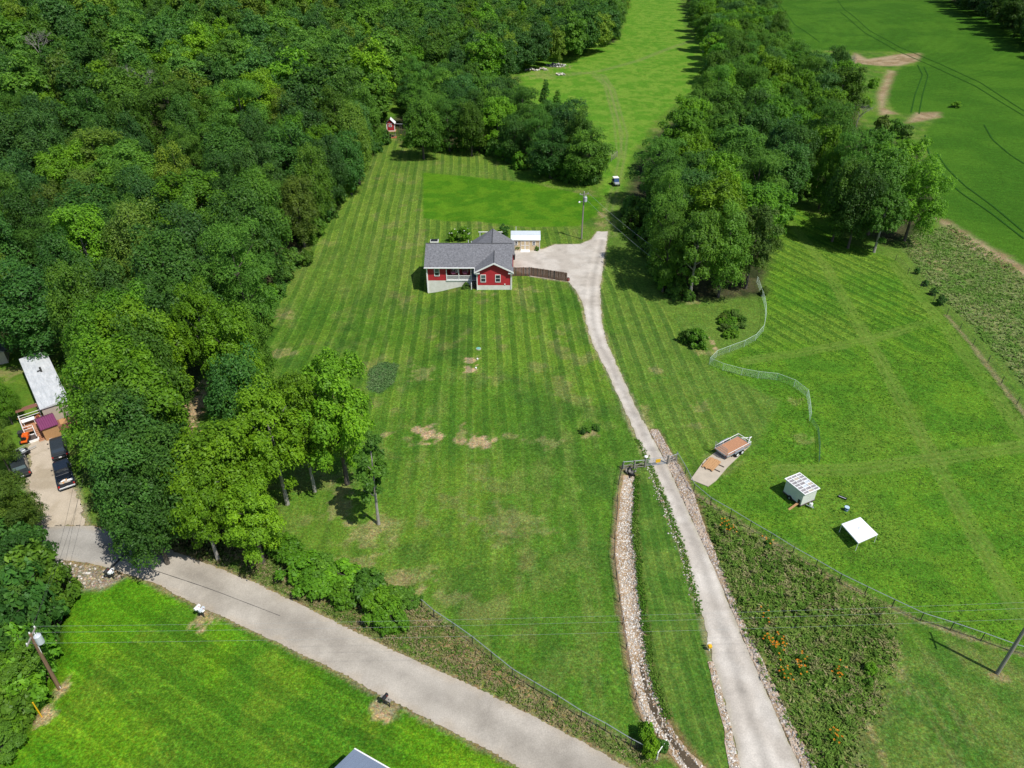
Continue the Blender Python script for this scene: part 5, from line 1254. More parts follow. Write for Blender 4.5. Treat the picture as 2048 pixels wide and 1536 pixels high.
def shed():
    a, b = P(1023, 501), P(1079, 501)
    w = (b - a).length; t = thing('garden_shed', 'tan barn-style shed with white metal roof beside the house', 'shed', a, math.atan2(b.y - a.y, b.x - a.x))
    D = 3.0; H = 2.35
    pr = [(0, 0.05), (D, 0.05), (D, H), (D - .55, H + .75), (D / 2, H + 1.15), (.55, H + .75), (0, H)]
    MB().prism(pr, 'x', .0, w).build('wall', M['tan'], t)
    ro = [(-.18, H - .08), (.5, H + .80), (D / 2, H + 1.24), (D - .5, H + .80), (D + .18, H - .08)]
    m = MB()
    for i in range(4):
        p0, p1 = ro[i], ro[i + 1]; n = Vector((0, -(p1[1] - p0[1]), p1[0] - p0[0])).normalized() * .06
        q = [(-.15, *p0), (w + .15, *p0), (w + .15, *p1), (-.15, *p1)]
        m.add(q + [(c[0], c[1] + n.y, c[2] + n.z) for c in q], [(0, 1, 2, 3), (7, 6, 5, 4), (0, 4, 5, 1), (1, 5, 6, 2), (2, 6, 7, 3), (3, 7, 4, 0)])
    ro_o = m.build('roof', M['metal_white'], t)
    r = MB()
    for i in range(int(w / .3) + 1):
        for k in range(2): r.tube([(i * .3, ro[k][0], ro[k][1] + .075), (i * .3, ro[k + 1][0], ro[k + 1][1] + .075)], .012, 4)
    tag(r.build('roof_rib', M['metal_white'], ro_o), kind='stuff')
    for k in (0, 1):
        x0 = 1.85 + k * .90
        d = MB().box((x0 + .44, -.03, 1.15), (.86, .06, 1.95)).build('door', M['tan'], t)
        f = MB()
        for (cx, cz, sx, sz) in ((.06, 1.15, .10, 1.95), (.82, 1.15, .10, 1.95), (.44, 2.08, .66, .10), (.44, 1.15, .66, .10), (.44, .22, .66, .10)): f.box((x0 + cx, -.075, cz), (sx, .03, sz))
        f.build('door_trim', M['white'], d)
    window(t, (.95, -.003, 1.6), .62, .85, upper='glass'); window(t, (w - 1.15, -.003, 1.6), .62, .85, upper='glass')
    for x in (0, w): MB().box((x, -.03, H / 2), (.10, .09, H)).build('corner_board', M['white'], t)
    MB().prism([(-1.25, .0), (-.01, .0), (-.01, .2)], 'x', 1.85, 3.7).build('ramp', M['white'], t)
    MB().tube([(.9, 2.2, 2.6), (.9, 2.2, 4.25)], .05, 6).build('vent_pipe', M['white'], t)
shed()

def plank_fence():
    pts = [P(1022, 552), P(1062, 552), P(1134, 563)]
    t = thing('board_fence', 'brown board fence running from the house to the gravel drive', 'fence', pts[0]); o = pts[0]
    for a, b in zip(pts[:-1], pts[1:]):
        n = int((b - a).length / .165); d = (b - a).normalized(); ang = math.atan2(d.y, d.x)
        meshes = [MB().prism([(-.076, -.2), (.076, -.2), (.076, 1.72), (.04, 1.80), (-.04, 1.80), (-.076, 1.72)], 'y', -.011, .011).mesh('plank', M[k]) for k in ('fence_wood', 'fence_wood', 'fence_wood', 'dark_wood')]
        for i in range(n):
            q = a + (b - a) * ((i + .5) / n); ob = link(bpy.data.objects.new('plank', random.choice(meshes)), t)
            ob.location = (q.x - o.x, q.y - o.y, tz(q.x, q.y) - o.z + random.uniform(-.03, .03)); ob.rotation_euler = (random.uniform(-.02, .02), random.uniform(-.006, .006), ang + random.uniform(-.04, .04))
        for z in (.4, 1.45):
            nb = Vector((-d.y, d.x, 0)) * .06
            m = MB(); m.tube([a + nb + Vector((0, 0, z)), b + nb + Vector((0, 0, z))], .045, 4); m.build('rail', M['fence_wood'], t, o)
        for i in range(int((b - a).length / 2.4) + 1):
            q = a + d * (i * 2.4) + Vector((-d.y, d.x, 0)) * .13
            MB().box((q.x, q.y, tz(q.x, q.y) + .85), (.1, .1, 1.9)).build('post', M['dark_wood'], t, o)
plank_fence()
p = P(1136, 562)
t = thing('planter_barrel', 'small dark red barrel at the drive end of the board fence', 'barrel', p)
m = MB(); m.tube([(0, 0, 0), (0, 0, .2), (0, 0, .45), (0, 0, .65)], [.24, .31, .31, .26], 12); m.build('body', M['clay'], t)
for z in (.14, .52): MB().tube([(0, 0, z), (0, 0, z + .04)], .315 if z < .3 else .30, 12).build('hoop', M['dark_steel'], t)
MB().tube([(0, 0, .652), (0, 0, .67)], .24, 12).build('soil', M['dark_wood'], t)

def mobile_home():
    H = 3.1
    TL, BL, TR = P(38, 719, H), P(79, 818, H), P(93, 709, H)
    ax = (TL - BL); Ln = math.hypot(ax.x, ax.y); ang = math.atan2(ax.y, ax.x) - math.pi / 2
    Wd = min(4.6, math.hypot(TR.x - TL.x, TR.y - TL.y))
    t = thing('mobile_home', 'long mobile home with streaked white roof under the trees', 'house', (BL.x, BL.y, tz(BL.x, BL.y)), ang)
    MB().box((Wd / 2, Ln / 2, 1.55), (Wd - .3, Ln - .3, 2.75)).build('wall', M['beige'], t)
    MB().box((Wd / 2, Ln / 2, .15), (Wd - .4, Ln - .4, .7)).build('skirting', M['found'], t)
    m = MB(); m.prism([(-.02, 2.92), (Wd + .02, 2.92), (Wd, 3.0), (Wd / 2, 3.22), (0, 3.0)], 'y', -.02, Ln + .02); r = m.build('roof', M['old_roof'], t)
    s = MB()
    for i in range(1, 9): s.box((Wd / 4, Ln * i / 9, 3.125), (Wd / 2 - .1, .05, .03), 0, ('Y', -math.atan2(.22, Wd / 2))); s.box((3 * Wd / 4, Ln * i / 9, 3.125), (Wd / 2 - .1, .05, .03), 0, ('Y', math.atan2(.22, Wd / 2)))
    s.build('seam', M['grey'], r)
    for y in (Ln * .66, Ln * .61): MB().tube([(Wd * .55, y, 3.1), (Wd * .55, y, 3.55)], .13, 8).build('roof_vent', M['dark_steel'], r)
    MB().box((Wd * .5, Ln * .63, 3.27), (.6, .25, .12)).build('roof_patch', M['dark_steel'], r)
    for y in (Ln * .25, Ln * .5, Ln * .75): window(t, (.147, y, 1.9), .9, 1.0, '-x', upper='glass')
    # front porch end below the roof edge, towards the road
    MB().box((Wd * .5, -.9, .35), (Wd - .4, 1.75, .7)).build('porch', M['rust'], t)
    MB().box((Wd * .62, -.85, .74), (1.5, 1.3, .08)).build('porch_mat', M['lumber'], t)
    # deck on the left with stairs towards the road
    d = thing('deck', 'cluttered pine deck with stairs on the left side of the mobile home', 'deck', (BL.x, BL.y, tz(BL.x, BL.y)), ang)
    for i in range(11): MB().box((-2.55 + i * .245, 1.0, .72), (.235, 3.4, .05)).build('plank', M['deck'], d)
    for x in (-2.6, -.15):
        for y in (-.6, 1.0, 2.6): MB().box((x, y, .6), (.1, .1, 2.0)).build('post', M['white'], d)
    for (a_, b_) in (((-2.6, -.6), (-2.6, 2.6)), ((-2.6, 2.6), (-.15, 2.6)), ((-2.6, -.6), (-1.5, -.6))):
        for z in (1.15, 1.55): MB().tube([(*a_, z), (*b_, z)], .035, 5).build('rail', M['white'], d)
    so = MB().box((-.22, -1.6, .32), (.05, 2.2, .2), 0, ('X', R(17))).build('stair', M['deck'], d)
    for i in range(7): MB().box((-.85, -.85 - i * .30, .64 - i * .10), (1.25, .29, .05)).build('step', M['deck'], so)
    MB().tube([(-1.5, -.7, 1.5), (-1.5, -2.6, .9)], .04, 5).build('hand_rail', M['white'], so)
    def on_deck(x, y, z): return d.matrix_basis @ Vector((x, y, z))
    c = thing('awning', 'small brown awning roof over the far end of the deck', 'awning', on_deck(-1.35, 2.9, 0), ang)
    MB().box((0, 0, 2.25), (2.6, 1.3, .06), 0, ('X', R(-10))).build('canopy', M['rust'], c)
    for x in (-1.2, 1.2): MB().box((x, .5, 1.1), (.08, .08, 2.2)).build('post', M['white'], c)
    c = thing('patio_table', 'pale table covered in clutter on the pine deck', 'table', on_deck(-1.7, 1.2, .745), ang)
    MB().box((0, 0, .70), (1.5, .8, .05)).build('tabletop', M['white'], c)
    for sx in (-.6, .6):
        for sy in (-.3, .3): MB().box((sx, sy, .34), (.05, .05, .68)).build('leg', M['white'], c)
    for i, (x, y) in enumerate(((-2.3, .2), (-.6, 2.1), (-2.2, 2.3))):
        c = thing('flower_pot', ['terracotta pot with orange flowers at the left deck edge', 'terracotta pot with flowers at the mobile home wall on the deck', 'terracotta pot with flowers in the far corner of the deck'][i], 'pot', on_deck(x, y, .745))
        m = MB(); m.tube([(0, 0, 0), (0, 0, .3)], [.13, .2], 10); m.build('pot', M['clay'], c)
        f = link(bpy.data.objects.new('flowers', LIL[i]), c, (0, 0, -.15)); f.scale = (.7, .7, .7)
    c = thing('raised_bed', 'white-edged raised bed beside the deck stairs', 'planter', on_deck(-2.0, -1.55, 0), ang)
    for (x, y, sx, sy) in ((0, -.75, 1.3, .1), (0, .75, 1.3, .1), (-.6, 0, .1, 1.4), (.6, 0, .1, 1.4)): MB().box((x, y, .15), (sx, sy, .4)).build('board', M['white'], c)
    MB().box((0, 0, .1), (1.08, 1.38, .3)).build('soil', M['dark_wood'], c)
    # maroon-roofed lean-to at the driveway end
    c = thing('small_shed', 'small shed with ribbed maroon metal roof at the head of the driveway', 'shed', P(107, 873), ang + .05)
    MB().box((.0, .9, 1.0), (1.8, 2.9, 2.0)).build('wall', M['lumber'], c)
    r = MB().prism([(-.75, 1.9), (2.55, 1.9), (2.55, 1.98), (.9, 2.75), (-.75, 1.98)], 'x', -1.05, 1.05).build('roof', M['purple'], c)
    rb = MB()
    for i in range(9):
        x = -1.0 + i * .25; rb.tube([(x, -.75, 2.01), (x, .9, 2.78)], .025, 4); rb.tube([(x, 2.55, 2.01), (x, .9, 2.78)], .025, 4)
    rb.build('roof_rib', M['purple'], r)
mobile_home()
# corner of a second house at the left edge
p = P(-6, 722)
t = thing('outbuilding', 'grey shed roof cut by the left picture edge behind the mobile home', 'shed', p, .5)
MB().box((0, 0, 1.1), (3.2, 3.0, 2.2)).build('wall', M['beige'], t); MB().prism([(-1.9, 2.15), (1.9, 2.15), (0, 3.0)], 'y', -1.8, 1.8).build('roof', M['shingle'], t)
# neighbour's roof corner at the bottom edge
c0 = P(708, 1498, 3.6); c1 = P(775, 1536, 3.6); c2 = P(672, 1536, 3.6)
d1 = Vector((c1.x - c0.x, c1.y - c0.y, 0)).normalized(); d2 = Vector((-d1.y, d1.x, 0)); d2 = -d2 if d2.dot(c2 - c0) < 0 else d2
t = thing('neighbour_house', 'corner of a blue-grey metal roof at the bottom edge of the bright lawn', 'house', (c0.x, c0.y, tz(c0.x, c0.y)))
def q4(z, i=0.0, Lx=11, Ly=8): return [tuple(d1 * a + d2 * b + Vector((0, 0, z))) for a, b in ((i, i), (Lx - i, i), (Lx - i, Ly - i), (i, Ly - i))]
lo, hi = q4(0, .4), q4(3.4, .4); MB().add(lo + hi, [(3, 2, 1, 0), (4, 5, 6, 7), (0, 1, 5, 4), (1, 2, 6, 5), (2, 3, 7, 6), (3, 0, 4, 7)]).build('wall', M['white'], t)
e = q4(3.6); rg_ = [tuple(d1 * a + d2 * 4 + Vector((0, 0, 5.2))) for a in (0, 11)]
rb = [tuple(Vector(p) - Vector((0, 0, .12))) for p in e]
ro = MB().add(e + rg_ + rb, [(0, 1, 5, 4), (2, 3, 4, 5), (1, 2, 5), (3, 0, 4), (6, 7, 1, 0), (7, 8, 2, 1), (8, 9, 3, 2), (9, 6, 0, 3), (9, 8, 7, 6)]).build('roof', M['metal_blue'], t)
m = MB()
for i in range(1, 26): m.tube([tuple(d1 * (i * .42) + Vector((0, 0, 3.62))), tuple(d1 * (i * .42) + d2 * 4 + Vector((0, 0, 5.22)))], .018, 4)
m.build('roof_seam', M['metal_blue'], ro)
MB().tube([tuple(Vector(e[0]) - d2 * .06 - Vector((0, 0, .06))), tuple(Vector(e[1]) - d2 * .06 - Vector((0, 0, .06)))], .075, 6).build('gutter', M['white'], t)

def playhouse():
    p = P(784, 274)
    t = thing('playhouse', 'red playhouse on stilts with roof white on its sunlit slope at the wood edge above the striped lawn', 'playhouse', p, .06)
    w = 2.3; z0, z1 = 2.0, 4.3
    m = MB(); m.prism([(-w / 2, z0), (w / 2, z0), (w / 2, z1), (0, z1 + 1.1), (-w / 2, z1)], 'y', -1.1, 1.1); m.build('wall', M['red'], t)
    MB().box((0, 0, z0 - .1), (w + .5, 2.7, .16)).build('platform', M['lumber'], t)
    for sx in (-1, 1):
        for sy in (-1, 1): MB().box((sx * 1.05, sy * 1.0, z0 / 2 - .1), (.13, .13, z0)).build('post', M['pole_grey'], t)
        MB().box((sx * (w / 2 + .01), -1.11, (z0 + z1) / 2), (.24, .08, z1 - z0)).build('corner_board', M['white'], t)
        a = (sx * (w / 2 + .28), z1 - .22); b = (0, z1 + 1.2)
        MB().prism([a, b, (b[0], b[1] + .09), (a[0], a[1] + .09)], 'y', -1.4, 1.4).build('roof', M['white'] if sx > 0 else M['dark_wood'], t)  # sunlight put into the roof colours: right slope white, left slope dark
    MB().box((0, -1.11, z0 + .09), (w, .06, .18)).build('sill_board', M['white'], t)
    MB().box((-.15, -1.10, z1 - .10), (1.6, .08, .12)).build('lintel', M['grey'], t)
    f = MB().box((-.08, -1.13, z1 - .72), (.95, .07, .62)).build('window', M['white'], t); MB().box((-.08, -1.17, z1 - .72), (.6, .03, .3)).build('pane', M['glass'], f)
    for i in range(5): MB().box((-1.0 + i * .5, -1.05, .95), (.10, .05, 1.9)).build('slat', M['pole_grey'], t)
    d = MB().box((0, -.6, .06), (2.9, 1.9, .14)).build('mulch_bed', M['mulch'], t)
    q = P(819, 271)
    s = thing('swing_set', 'grey swing beam with hanging swings reaching right from the playhouse', 'swing', (p.x + 1.4, p.y, p.z))
    Lb = q.x - p.x + .6
    MB().tube([(0, 0, 3.9), (Lb, 0, 3.7)], .08, 6).build('beam', M['steel'], s)
    for dy in (-.9, .9): MB().tube([(Lb - .3, dy, 0), (Lb - .3, 0, 3.75)], .07, 6).build('post', M['pole_grey'], s)
    for x in (1.4, 2.9):
        c = MB()
        for dx in (-.22, .22): c.tube([(x + dx, 0, .7), (x + dx, 0, 3.8)], .02, 4)
        so = c.build('chain', M['steel'], s); MB().box((x, 0, .68), (.5, .22, .04)).build('seat', M['yellow'], so)
playhouse()

# ================================================================ FENCES AND GATE
def wire_fence(name, label, pts, h, top='steel', rail_r=.035, post='dark_steel', mesh=True, post_r=.045, mesh_mat='dark_steel', nh=5, dv=.30, mr=.007, cat='fence', top_wire=False):
    pw = [P(*q) for q in pts]; o = pw[0]
    t = thing(name, label, cat, o)
    pm = MB().tube([(0, 0, -.2), (0, 0, h + .03)], post_r, 6).mesh('post', M[post])
    for q in pw: link(bpy.data.objects.new('post', pm), t, q - o)
    m = MB(); m.tube([q + Vector((0, 0, h)) for q in pw], rail_r, 5); m.build('top_rail', M[top], t, o)
    if mesh:
        m = MB()
        for a, b in zip(pw[:-1], pw[1:]):
            n = max(1, int((b - a).length / dv))
            for k in range(1, nh):
                z = Vector((0, 0, h * k / nh)); m.tube([a + z, b + z], mr, 3, cap=False)
            for i in range(n):
                q = a + (b - a) * ((i + .5) / n); m.tube([q, q + Vector((0, 0, h))], mr, 3, cap=False)
        tag(m.build('wire_mesh', M[mesh_mat], t, o), kind='stuff')
    return t
wire_fence('wire_fence', 'wire fence with dark posts and pale top rail along the bank above the road', [(844, 1214), (868, 1235), (907, 1261), (945, 1288), (983, 1319), (1025, 1353), (1068, 1379), (1114, 1406), (1162, 1437), (1210, 1462), (1261, 1493), (1313, 1520)], 1.15)
wire_fence('wire_fence', 'low dark wire fence with thin posts along the left bank of the stone ditch', [(1244, 938), (1237, 970), (1234, 1003), (1233, 1040), (1229, 1078), (1227, 1119), (1232, 1158), (1238, 1204), (1245, 1249), (1252, 1299), (1260, 1347), (1271, 1400), (1292, 1449), (1313, 1478)], 1.1, 'dark_steel', .016, 'dark_steel')
wire_fence('wire_fence', 'long wire fence with top rail between the weeds and the pasture', [(1352, 918), (1370, 949), (1387, 983), (1420, 1011), (1460, 1034), (1499, 1058), (1540, 1082), (1584, 1110), (1630, 1136), (1678, 1164), (1729, 1189), (1783, 1215), (1840, 1242), (1900, 1261), (1961, 1282), (2024, 1305), (2095, 1325), (2160, 1345)], 1.2, 'steel', .035)
wire_fence('wire_fence', 'far wire fence on a bare strip between the pasture and the tall grass', [(1790, 522), (1815, 548), (1841, 575), (1867, 602), (1893, 631), (1919, 660), (1945, 692), (1975, 726), (2002, 768), (2033, 809), (2065, 850), (2100, 895)], 1.3, 'dark_steel', .012, 'dark_steel', dv=.5)
wire_fence('net_fence', 'pale netting fence winding across the pasture past the berry bed', [(1513, 565), (1520, 585), (1527, 606), (1530, 622), (1530, 641), (1526, 663), (1510, 682), (1488, 694), (1458, 705), (1432, 715), (1418, 730), (1445, 741), (1482, 751), (1515, 757), (1553, 761), (1587, 774), (1613, 794), (1617, 818), (1619, 842)], 1.25, 'net', .022, 'net', True, .025, 'net', 7, .26, .0055)
wire_fence('net_fence', 'dark green net fence lying in line with the pale netting', [(1622, 845), (1635, 863), (1638, 895), (1637, 928)], .75, 'net_dark', .018, 'net_dark', True, .02, 'net_dark', 7, .2, .009)
wire_fence('end_fence', 'short pale rail with post closing the fence corner by the road', [(1313, 1521), (1330, 1495)], 1.2, 'white', .04, 'white', False)
wire_fence('pen_fence', 'corner of grey wooden pen panels beside the far track', [(1213, 311), (1234, 314), (1222, 323)], 1.5, 'pole_grey', .06, 'pole_grey', True, .08, 'pole_grey', 4, 3.0, .05)

def gate():
    A, B_, C_, D_, E_ = P(1246, 938), P(1268, 937), P(1289.5, 934), P(1335, 928), P(1352, 922)
    t = thing('gateway_fence', 'weathered timber gateway posts and rails across the gravel drive', 'fence', A); o = A
    for q, h, r in ((A, 1.25, .08), (B_, 1.3, .11), (C_, 1.5, .14), (D_, 1.45, .14), (E_, 1.25, .09)):
        m = MB(); m.tube([q - Vector((0, 0, .2)), q + Vector((0, 0, h * .6)), q + Vector((0, 0, h))], [r, r * .95, r * .9], 9); m.build('post', M['pole_grey'] if r > .1 else M['steel'], t, o)
    for a, b in ((A, C_), (D_, E_)):
        for z, mt in ((1.15, 'steel'), (.55, 'pole_grey'), (.12, 'pole_grey')):
            MB().tube([a + Vector((0, 0, z)), b + Vector((0, 0, z))], .045, 5).build('rail', M[mt], t, o)
        MB().tube([a + Vector((0, 0, .15)), (a + b) / 2 + Vector((0, 0, 1.1))], .035, 5).build('brace', M['pole_grey'], t, o); MB().tube([(a + b) / 2 + Vector((0, 0, .15)), b + Vector((0, 0, 1.1))], .035, 5).build('brace', M['pole_grey'], t, o)
    d = (D_ - C_); L_ = Vector((d.x, d.y, 0)).length; ang = math.atan2(d.y, d.x)
    g = thing('farm_gate', 'closed steel farm gate with a yellow sign across the drive', 'gate', C_ + d.normalized() * .2, ang); W = L_ - .4
    m = MB()
    m.tube([(0, 0, .2), (0, 0, 1.2), (W, 0, 1.2), (W, 0, .2), (0, 0, .2)], .03, 6); m.build('frame', M['steel'], g)
    for z in (.38, .58, .80, 1.0): MB().tube([(0, 0, z), (W, 0, z)], .018, 5).build('bar', M['steel'], g)
    for x in (W * .33, W * .66): MB().tube([(x, 0, .2), (x, 0, 1.2)], .018, 5).build('upright', M['steel'], g)
    MB().box((W * .56, -.045, .78), (.62, .02, .55)).build('sign', M['yellow'], g)
    q = C_ + Vector((0, 0, 1.5))
    s = thing('gate_lamp', 'round white solar lamp on top of the tallest gatepost', 'lamp', q)
    m = MB(); m.tube([(0, 0, 0), (0, 0, .14)], .05, 8); m.build('stem', M['steel'], s)
    m = MB(); m.tube([(0, 0, .13), (0, 0, .19), (0, 0, .26)], [.16, .24, .20], 14); m.build('lamp_shade', M['white'], s); MB().tube([(0, 0, .262), (0, 0, .27)], .11, 12).build('solar_cell', M['grey'], s)
gate()
p = P(1263, 949)
t = thing('culvert_pipe', 'black culvert pipe mouth at the head of the stone ditch', 'pipe', p, R(10))
v = MB(); n = 14
for y0, y1, r0, r1 in ((-.5, .9, .36, .36),):
    ring = lambda y, r: [(r * math.cos(2 * math.pi * k / n), y, r * math.sin(2 * math.pi * k / n) + .05) for k in range(n)]
    vs = ring(y0, .38) + ring(y1, .38) + ring(y0, .30) + ring(y1, .30)
    fs = [(k, (k + 1) % n, n + (k + 1) % n, n + k) for k in range(n)] + [(2 * n + k, 3 * n + k, 3 * n + (k + 1) % n, 2 * n + (k + 1) % n) for k in range(n)] + [(k, 2 * n + k, 2 * n + (k + 1) % n, (k + 1) % n) for k in range(n)]
    v.add(vs, fs)
v.build('pipe', M['black'], t)
tag(stones('headwall_stones', [(random.uniform(-.7, .7), random.uniform(-.1, .5), random.uniform(.25, .5)) for _ in range(14)], .12, .26, [[.16, .15, .14], [.25, .23, .2]], 77, 'stuff', .25, t), None, None, None, 'stuff')

# ================================================================ POLES AND WIRES
def util_pole(label, base, h, lean=(0, 0), wood='pole_grey', arm_dir=0.0, transformer=None, light=False):
    t = thing('utility_pole', label, 'pole', base)
    top = Vector((lean[0], lean[1], h))
    MB().tube([(0, 0, -.3), top * .5, top], [.17, .15, .12], 10).build('pole', M[wood], t)
    ca, sa = math.cos(arm_dir), math.sin(arm_dir)
    az = top * .955
    MB().box(tuple(az), (1.9, .11, .12), arm_dir).build('crossarm', M['pole_grey'], t)
    ins = []
    for k in (-.85, 0, .85):
        q = az + Vector((ca * k, sa * k, .06 if k else .35))
        MB().tube([q, q + Vector((0, 0, .10)), q + Vector((0, 0, .2))], [.03, .07, .05], 7).build('insulator', M['white'], t); ins.append(base + q + Vector((0, 0, .2)))
    if transformer:
        q = top * transformer[0] + Vector((transformer[1], transformer[2], 0))
        c = MB().tube([q - Vector((0, 0, .55)), q - Vector((0, 0, .5)), q + Vector((0, 0, .4)), q + Vector((0, 0, .5))], [.24, .30, .30, .18], 14).build('transformer', M['grey'], t)
        for dx in (-.1, .1): MB().tube([q + Vector((dx, 0, .48)), q + Vector((dx, 0, .78))], .035, 6).build('bushing', M['white'], c)
        MB().tube([q, top * transformer[0]], .05, 5).build('bracket', M['steel'], c)
    if light:
        q = top * .8; MB().tube([q, q + Vector((-.9, -.3, .15))], .03, 5).build('lamp_arm', M['steel'], t); MB().tube([q + Vector((-.9, -.3, -.05)), q + Vector((-.9, -.3, .12)), q + Vector((-.9, -.3, .22))], [.22, .16, .06], 10).build('lamp_head', M['white'], t)
    return t, ins
def top_lean(base, px, py, h):
    """horizontal offset of a pole's top that the photograph shows"""
    d = ray(px, py); s = (CAM_H - base.z - h) / -d[2]; return (d[0] * s - base.x, d[1] * s - base.y)
bL = P(119, 1377); hL = 7.8
bR = P(1994, 1347); bH = P(1163, 478); hH = 10.1
tL, insL = util_pole('brown leaning utility pole with grey transformer beside the creek', bL, hL, top_lean(bL, 60, 1268, hL), 'pole_wood', R(100), (.90, .42, .1))
tR, insR = util_pole('grey utility pole at the right picture edge by the long wire fence', bR, 9.0, (0, 0), 'pole_grey', R(80))
tH, insH = util_pole('grey utility pole with transformer and lamp behind the house parking area', bH, hH, (0, 0), 'pole_grey', R(15), (.86, .35, -.2), True)
MB().tube([(.16, -.05, .1), (.14, -.05, 3.0), (top_lean(bL, 60, 1268, hL)[0] * .8 + .15, top_lean(bL, 60, 1268, hL)[1] * .8, hL * .8)], .035, 5).build('conduit', M['white'], tL)

def cable(label, a, b, sag, r, m, group, name='power_line'):
    n = 24; pts = [a + (b - a) * (i / n) - Vector((0, 0, 4 * sag * (i / n) * (1 - i / n))) for i in range(n + 1)]
    t = thing(name, label, 'cable', a, 0, group); MB().tube(pts, r, 4).build('wire', M[m], t, a)
for k, lab in enumerate(('power line nearest the viewer between the creek pole and the right pole', 'middle power line between the creek pole and the right pole', 'power line farthest from the viewer between the creek pole and the right pole')):
    cable(lab, insL[k], insR[k], .5, .006, 'cable', 'power lines across the foreground')
    e = insR[k] + Vector((40, 8, .5)); cable(lab.replace('between the creek pole and', 'running off to the right from'), insR[k], e, .4, .006, 'cable', 'power lines leaving the right pole')
for k, q in enumerate((P(1300, 512, 7.0), P(1322, 505, 7.5))):
    cable(('left' if k == 0 else 'right') + ' service wire from the house pole down into the tree line', insH[k * 2], q, .4, .018, 'cable', 'service wires from the house pole')
for k, q in enumerate((P(150, 955, 5.0), P(166, 958, 5.0))):
    cable(('left' if k == 0 else 'right') + ' thin dark wire from the creek pole over the road to the grove', insL[k], q, .8, .013, 'cable_dark', 'service wires over the road')

def marker(label, px, py, h, m, r=.05):
    t = thing('marker_post', label, 'post', P(px, py)); MB().tube([(0, 0, -.1), (0, 0, h)], r, 8).build('post', M[m], t); MB().tube([(0, 0, h), (0, 0, h + .06)], r * 1.15, 8).build('cap', M[m], t)
marker('tall yellow marker post at the bare patch below the leaning utility pole', 84, 1434, 2.1, 'yellow', .055)
marker('shorter yellow marker post, left one of the pair below the leaning pole', 80, 1429, 1.7, 'yellow', .05)

def mailbox(label, px, py, rz, boxes, bed, m='black'):
    t = thing('mailbox', label, 'mailbox', P(px, py), rz)
    for x in (-.3, .3): MB().box((x, 0, .5), (.09, .09, 1.1)).build('post', M['dark_steel'], t)
    MB().box((0, 0, 1.0), (1.1, .3, .06)).build('shelf', M[bed], t)
    for i, (x, mm) in enumerate(boxes):
        b = MB().prism([(x - .15, 1.03), (x + .15, 1.03), (x + .15, 1.2), (x + .08, 1.3), (x - .08, 1.3), (x - .15, 1.2)], 'y', -.32, .32).build('box', M[mm], t, bevel=.01)
        MB().box((x, .335, 1.15), (.24, .02, .22)).build('door', M[mm], b); MB().box((x + .17, .1, 1.25), (.02, .05, .18)).build('flag', M['lamp_red'], b)
mailbox('pair of pale-topped mailboxes on a bare patch at the lawn side of the road', 404, 1232, R(-25), [(-.28, 'white'), (.28, 'grey')], 'white')
mailbox('black mailbox on a bare patch near the blue-grey roof', 774, 1410, R(-30), [(-.1, 'black')], 'pole_grey')
mailbox('dark mailbox beside a white post on the rubble ground at the road bend', 223, 1157, R(-10), [(-.2, 'dark_steel'), (.3, 'white')], 'grey')
p = P(104, 1132)
t = thing('white_sign', 'small white sign on a short post at the thicket edge beside the road', 'sign', p, .5); MB().box((0, 0, .5), (.06, .06, 1.0)).build('post', M['steel'], t); MB().box((0, -.05, .95), (.35, .03, .55)).build('plate', M['white'], t)
p = P(1418, 1301)
t = thing('drive_marker', 'yellow marker box with a white plate at the left edge of the gravel drive', 'marker', p, .2); MB().box((0, 0, .35), (.08, .08, .8)).build('post', M['white'], t); MB().box((0, 0, .62), (.34, .28, .3)).build('box', M['yellow'], t, bevel=.02); MB().box((.02, .25, .75), (.45, .04, .22)).build('plate', M['white'], t)
for i, (px, py, lab) in enumerate(((57, 1038, 'yellow and black curve sign at the yard entrance, right one'), (49, 1052, 'yellow and black curve sign at the yard entrance, left one'))):
    t = thing('road_sign', lab, 'sign', P(px, py), R(-50)); MB().box((0, .05, .8), (.08, .06, 1.8)).build('post', M['steel'], t); MB().box((0, 0, 1.55), (.62, .03, .75)).build('plate', M['yellow'], t)
    m = MB(); m.prism([(-.2, 1.28), (.02, 1.28), (.22, 1.55), (.02, 1.82), (-.2, 1.82), (.0, 1.55)], 'y', -.027, -.017); m.build('chevron', M['black'], t)
p = P(40, 1058); t = thing('wheelie_bin', 'dark blue bin half hidden in the bushes by the yellow road signs', 'bin', p, .4)
MB().prism([(-.3, 0), (.3, 0), (.38, 1.05), (-.38, 1.05)], 'y', -.35, .35).build('body', M['navy'], t, bevel=.02); MB().box((0, 0, 1.09), (.8, .76, .08)).build('lid', M['navy'], t)

# ================================================================ VEHICLES
def wheel(parent, x, y, r=.36, w=.24, rim='silver'):
    wh = MB().tube([(x - w / 2, y, r), (x + w / 2, y, r)], r, 16).build('wheel', M['rubber'], parent)
    s = 1 if x > 0 else -1
    MB().tube([(x + s * w * .35, y, r), (x + s * (w / 2 + .012), y, r)], r * .58, 12).build('rim', M[rim], wh)
    return wh
def loft(secs, n_mirror=True):
    """secs: list of (y, [(halfwidth, z), ...]) bottom to top; closed, mirrored in x"""
    mb = MB(); rings = []
    for y, pr in secs: rings.append([(w, y, z) for w, z in pr] + [(-w, y, z) for w, z in reversed(pr)])
    n = len(rings[0]); vs = [p for r_ in rings for p in r_]
    fs = [(i * n + k, i * n + (k + 1) % n, (i + 1) * n + (k + 1) % n, (i + 1) * n + k) for i in range(len(rings) - 1) for k in range(n)]
    fs += [tuple(range(n - 1, -1, -1)), tuple(range((len(rings) - 1) * n, len(rings) * n))]
    return mb.add(vs, fs)
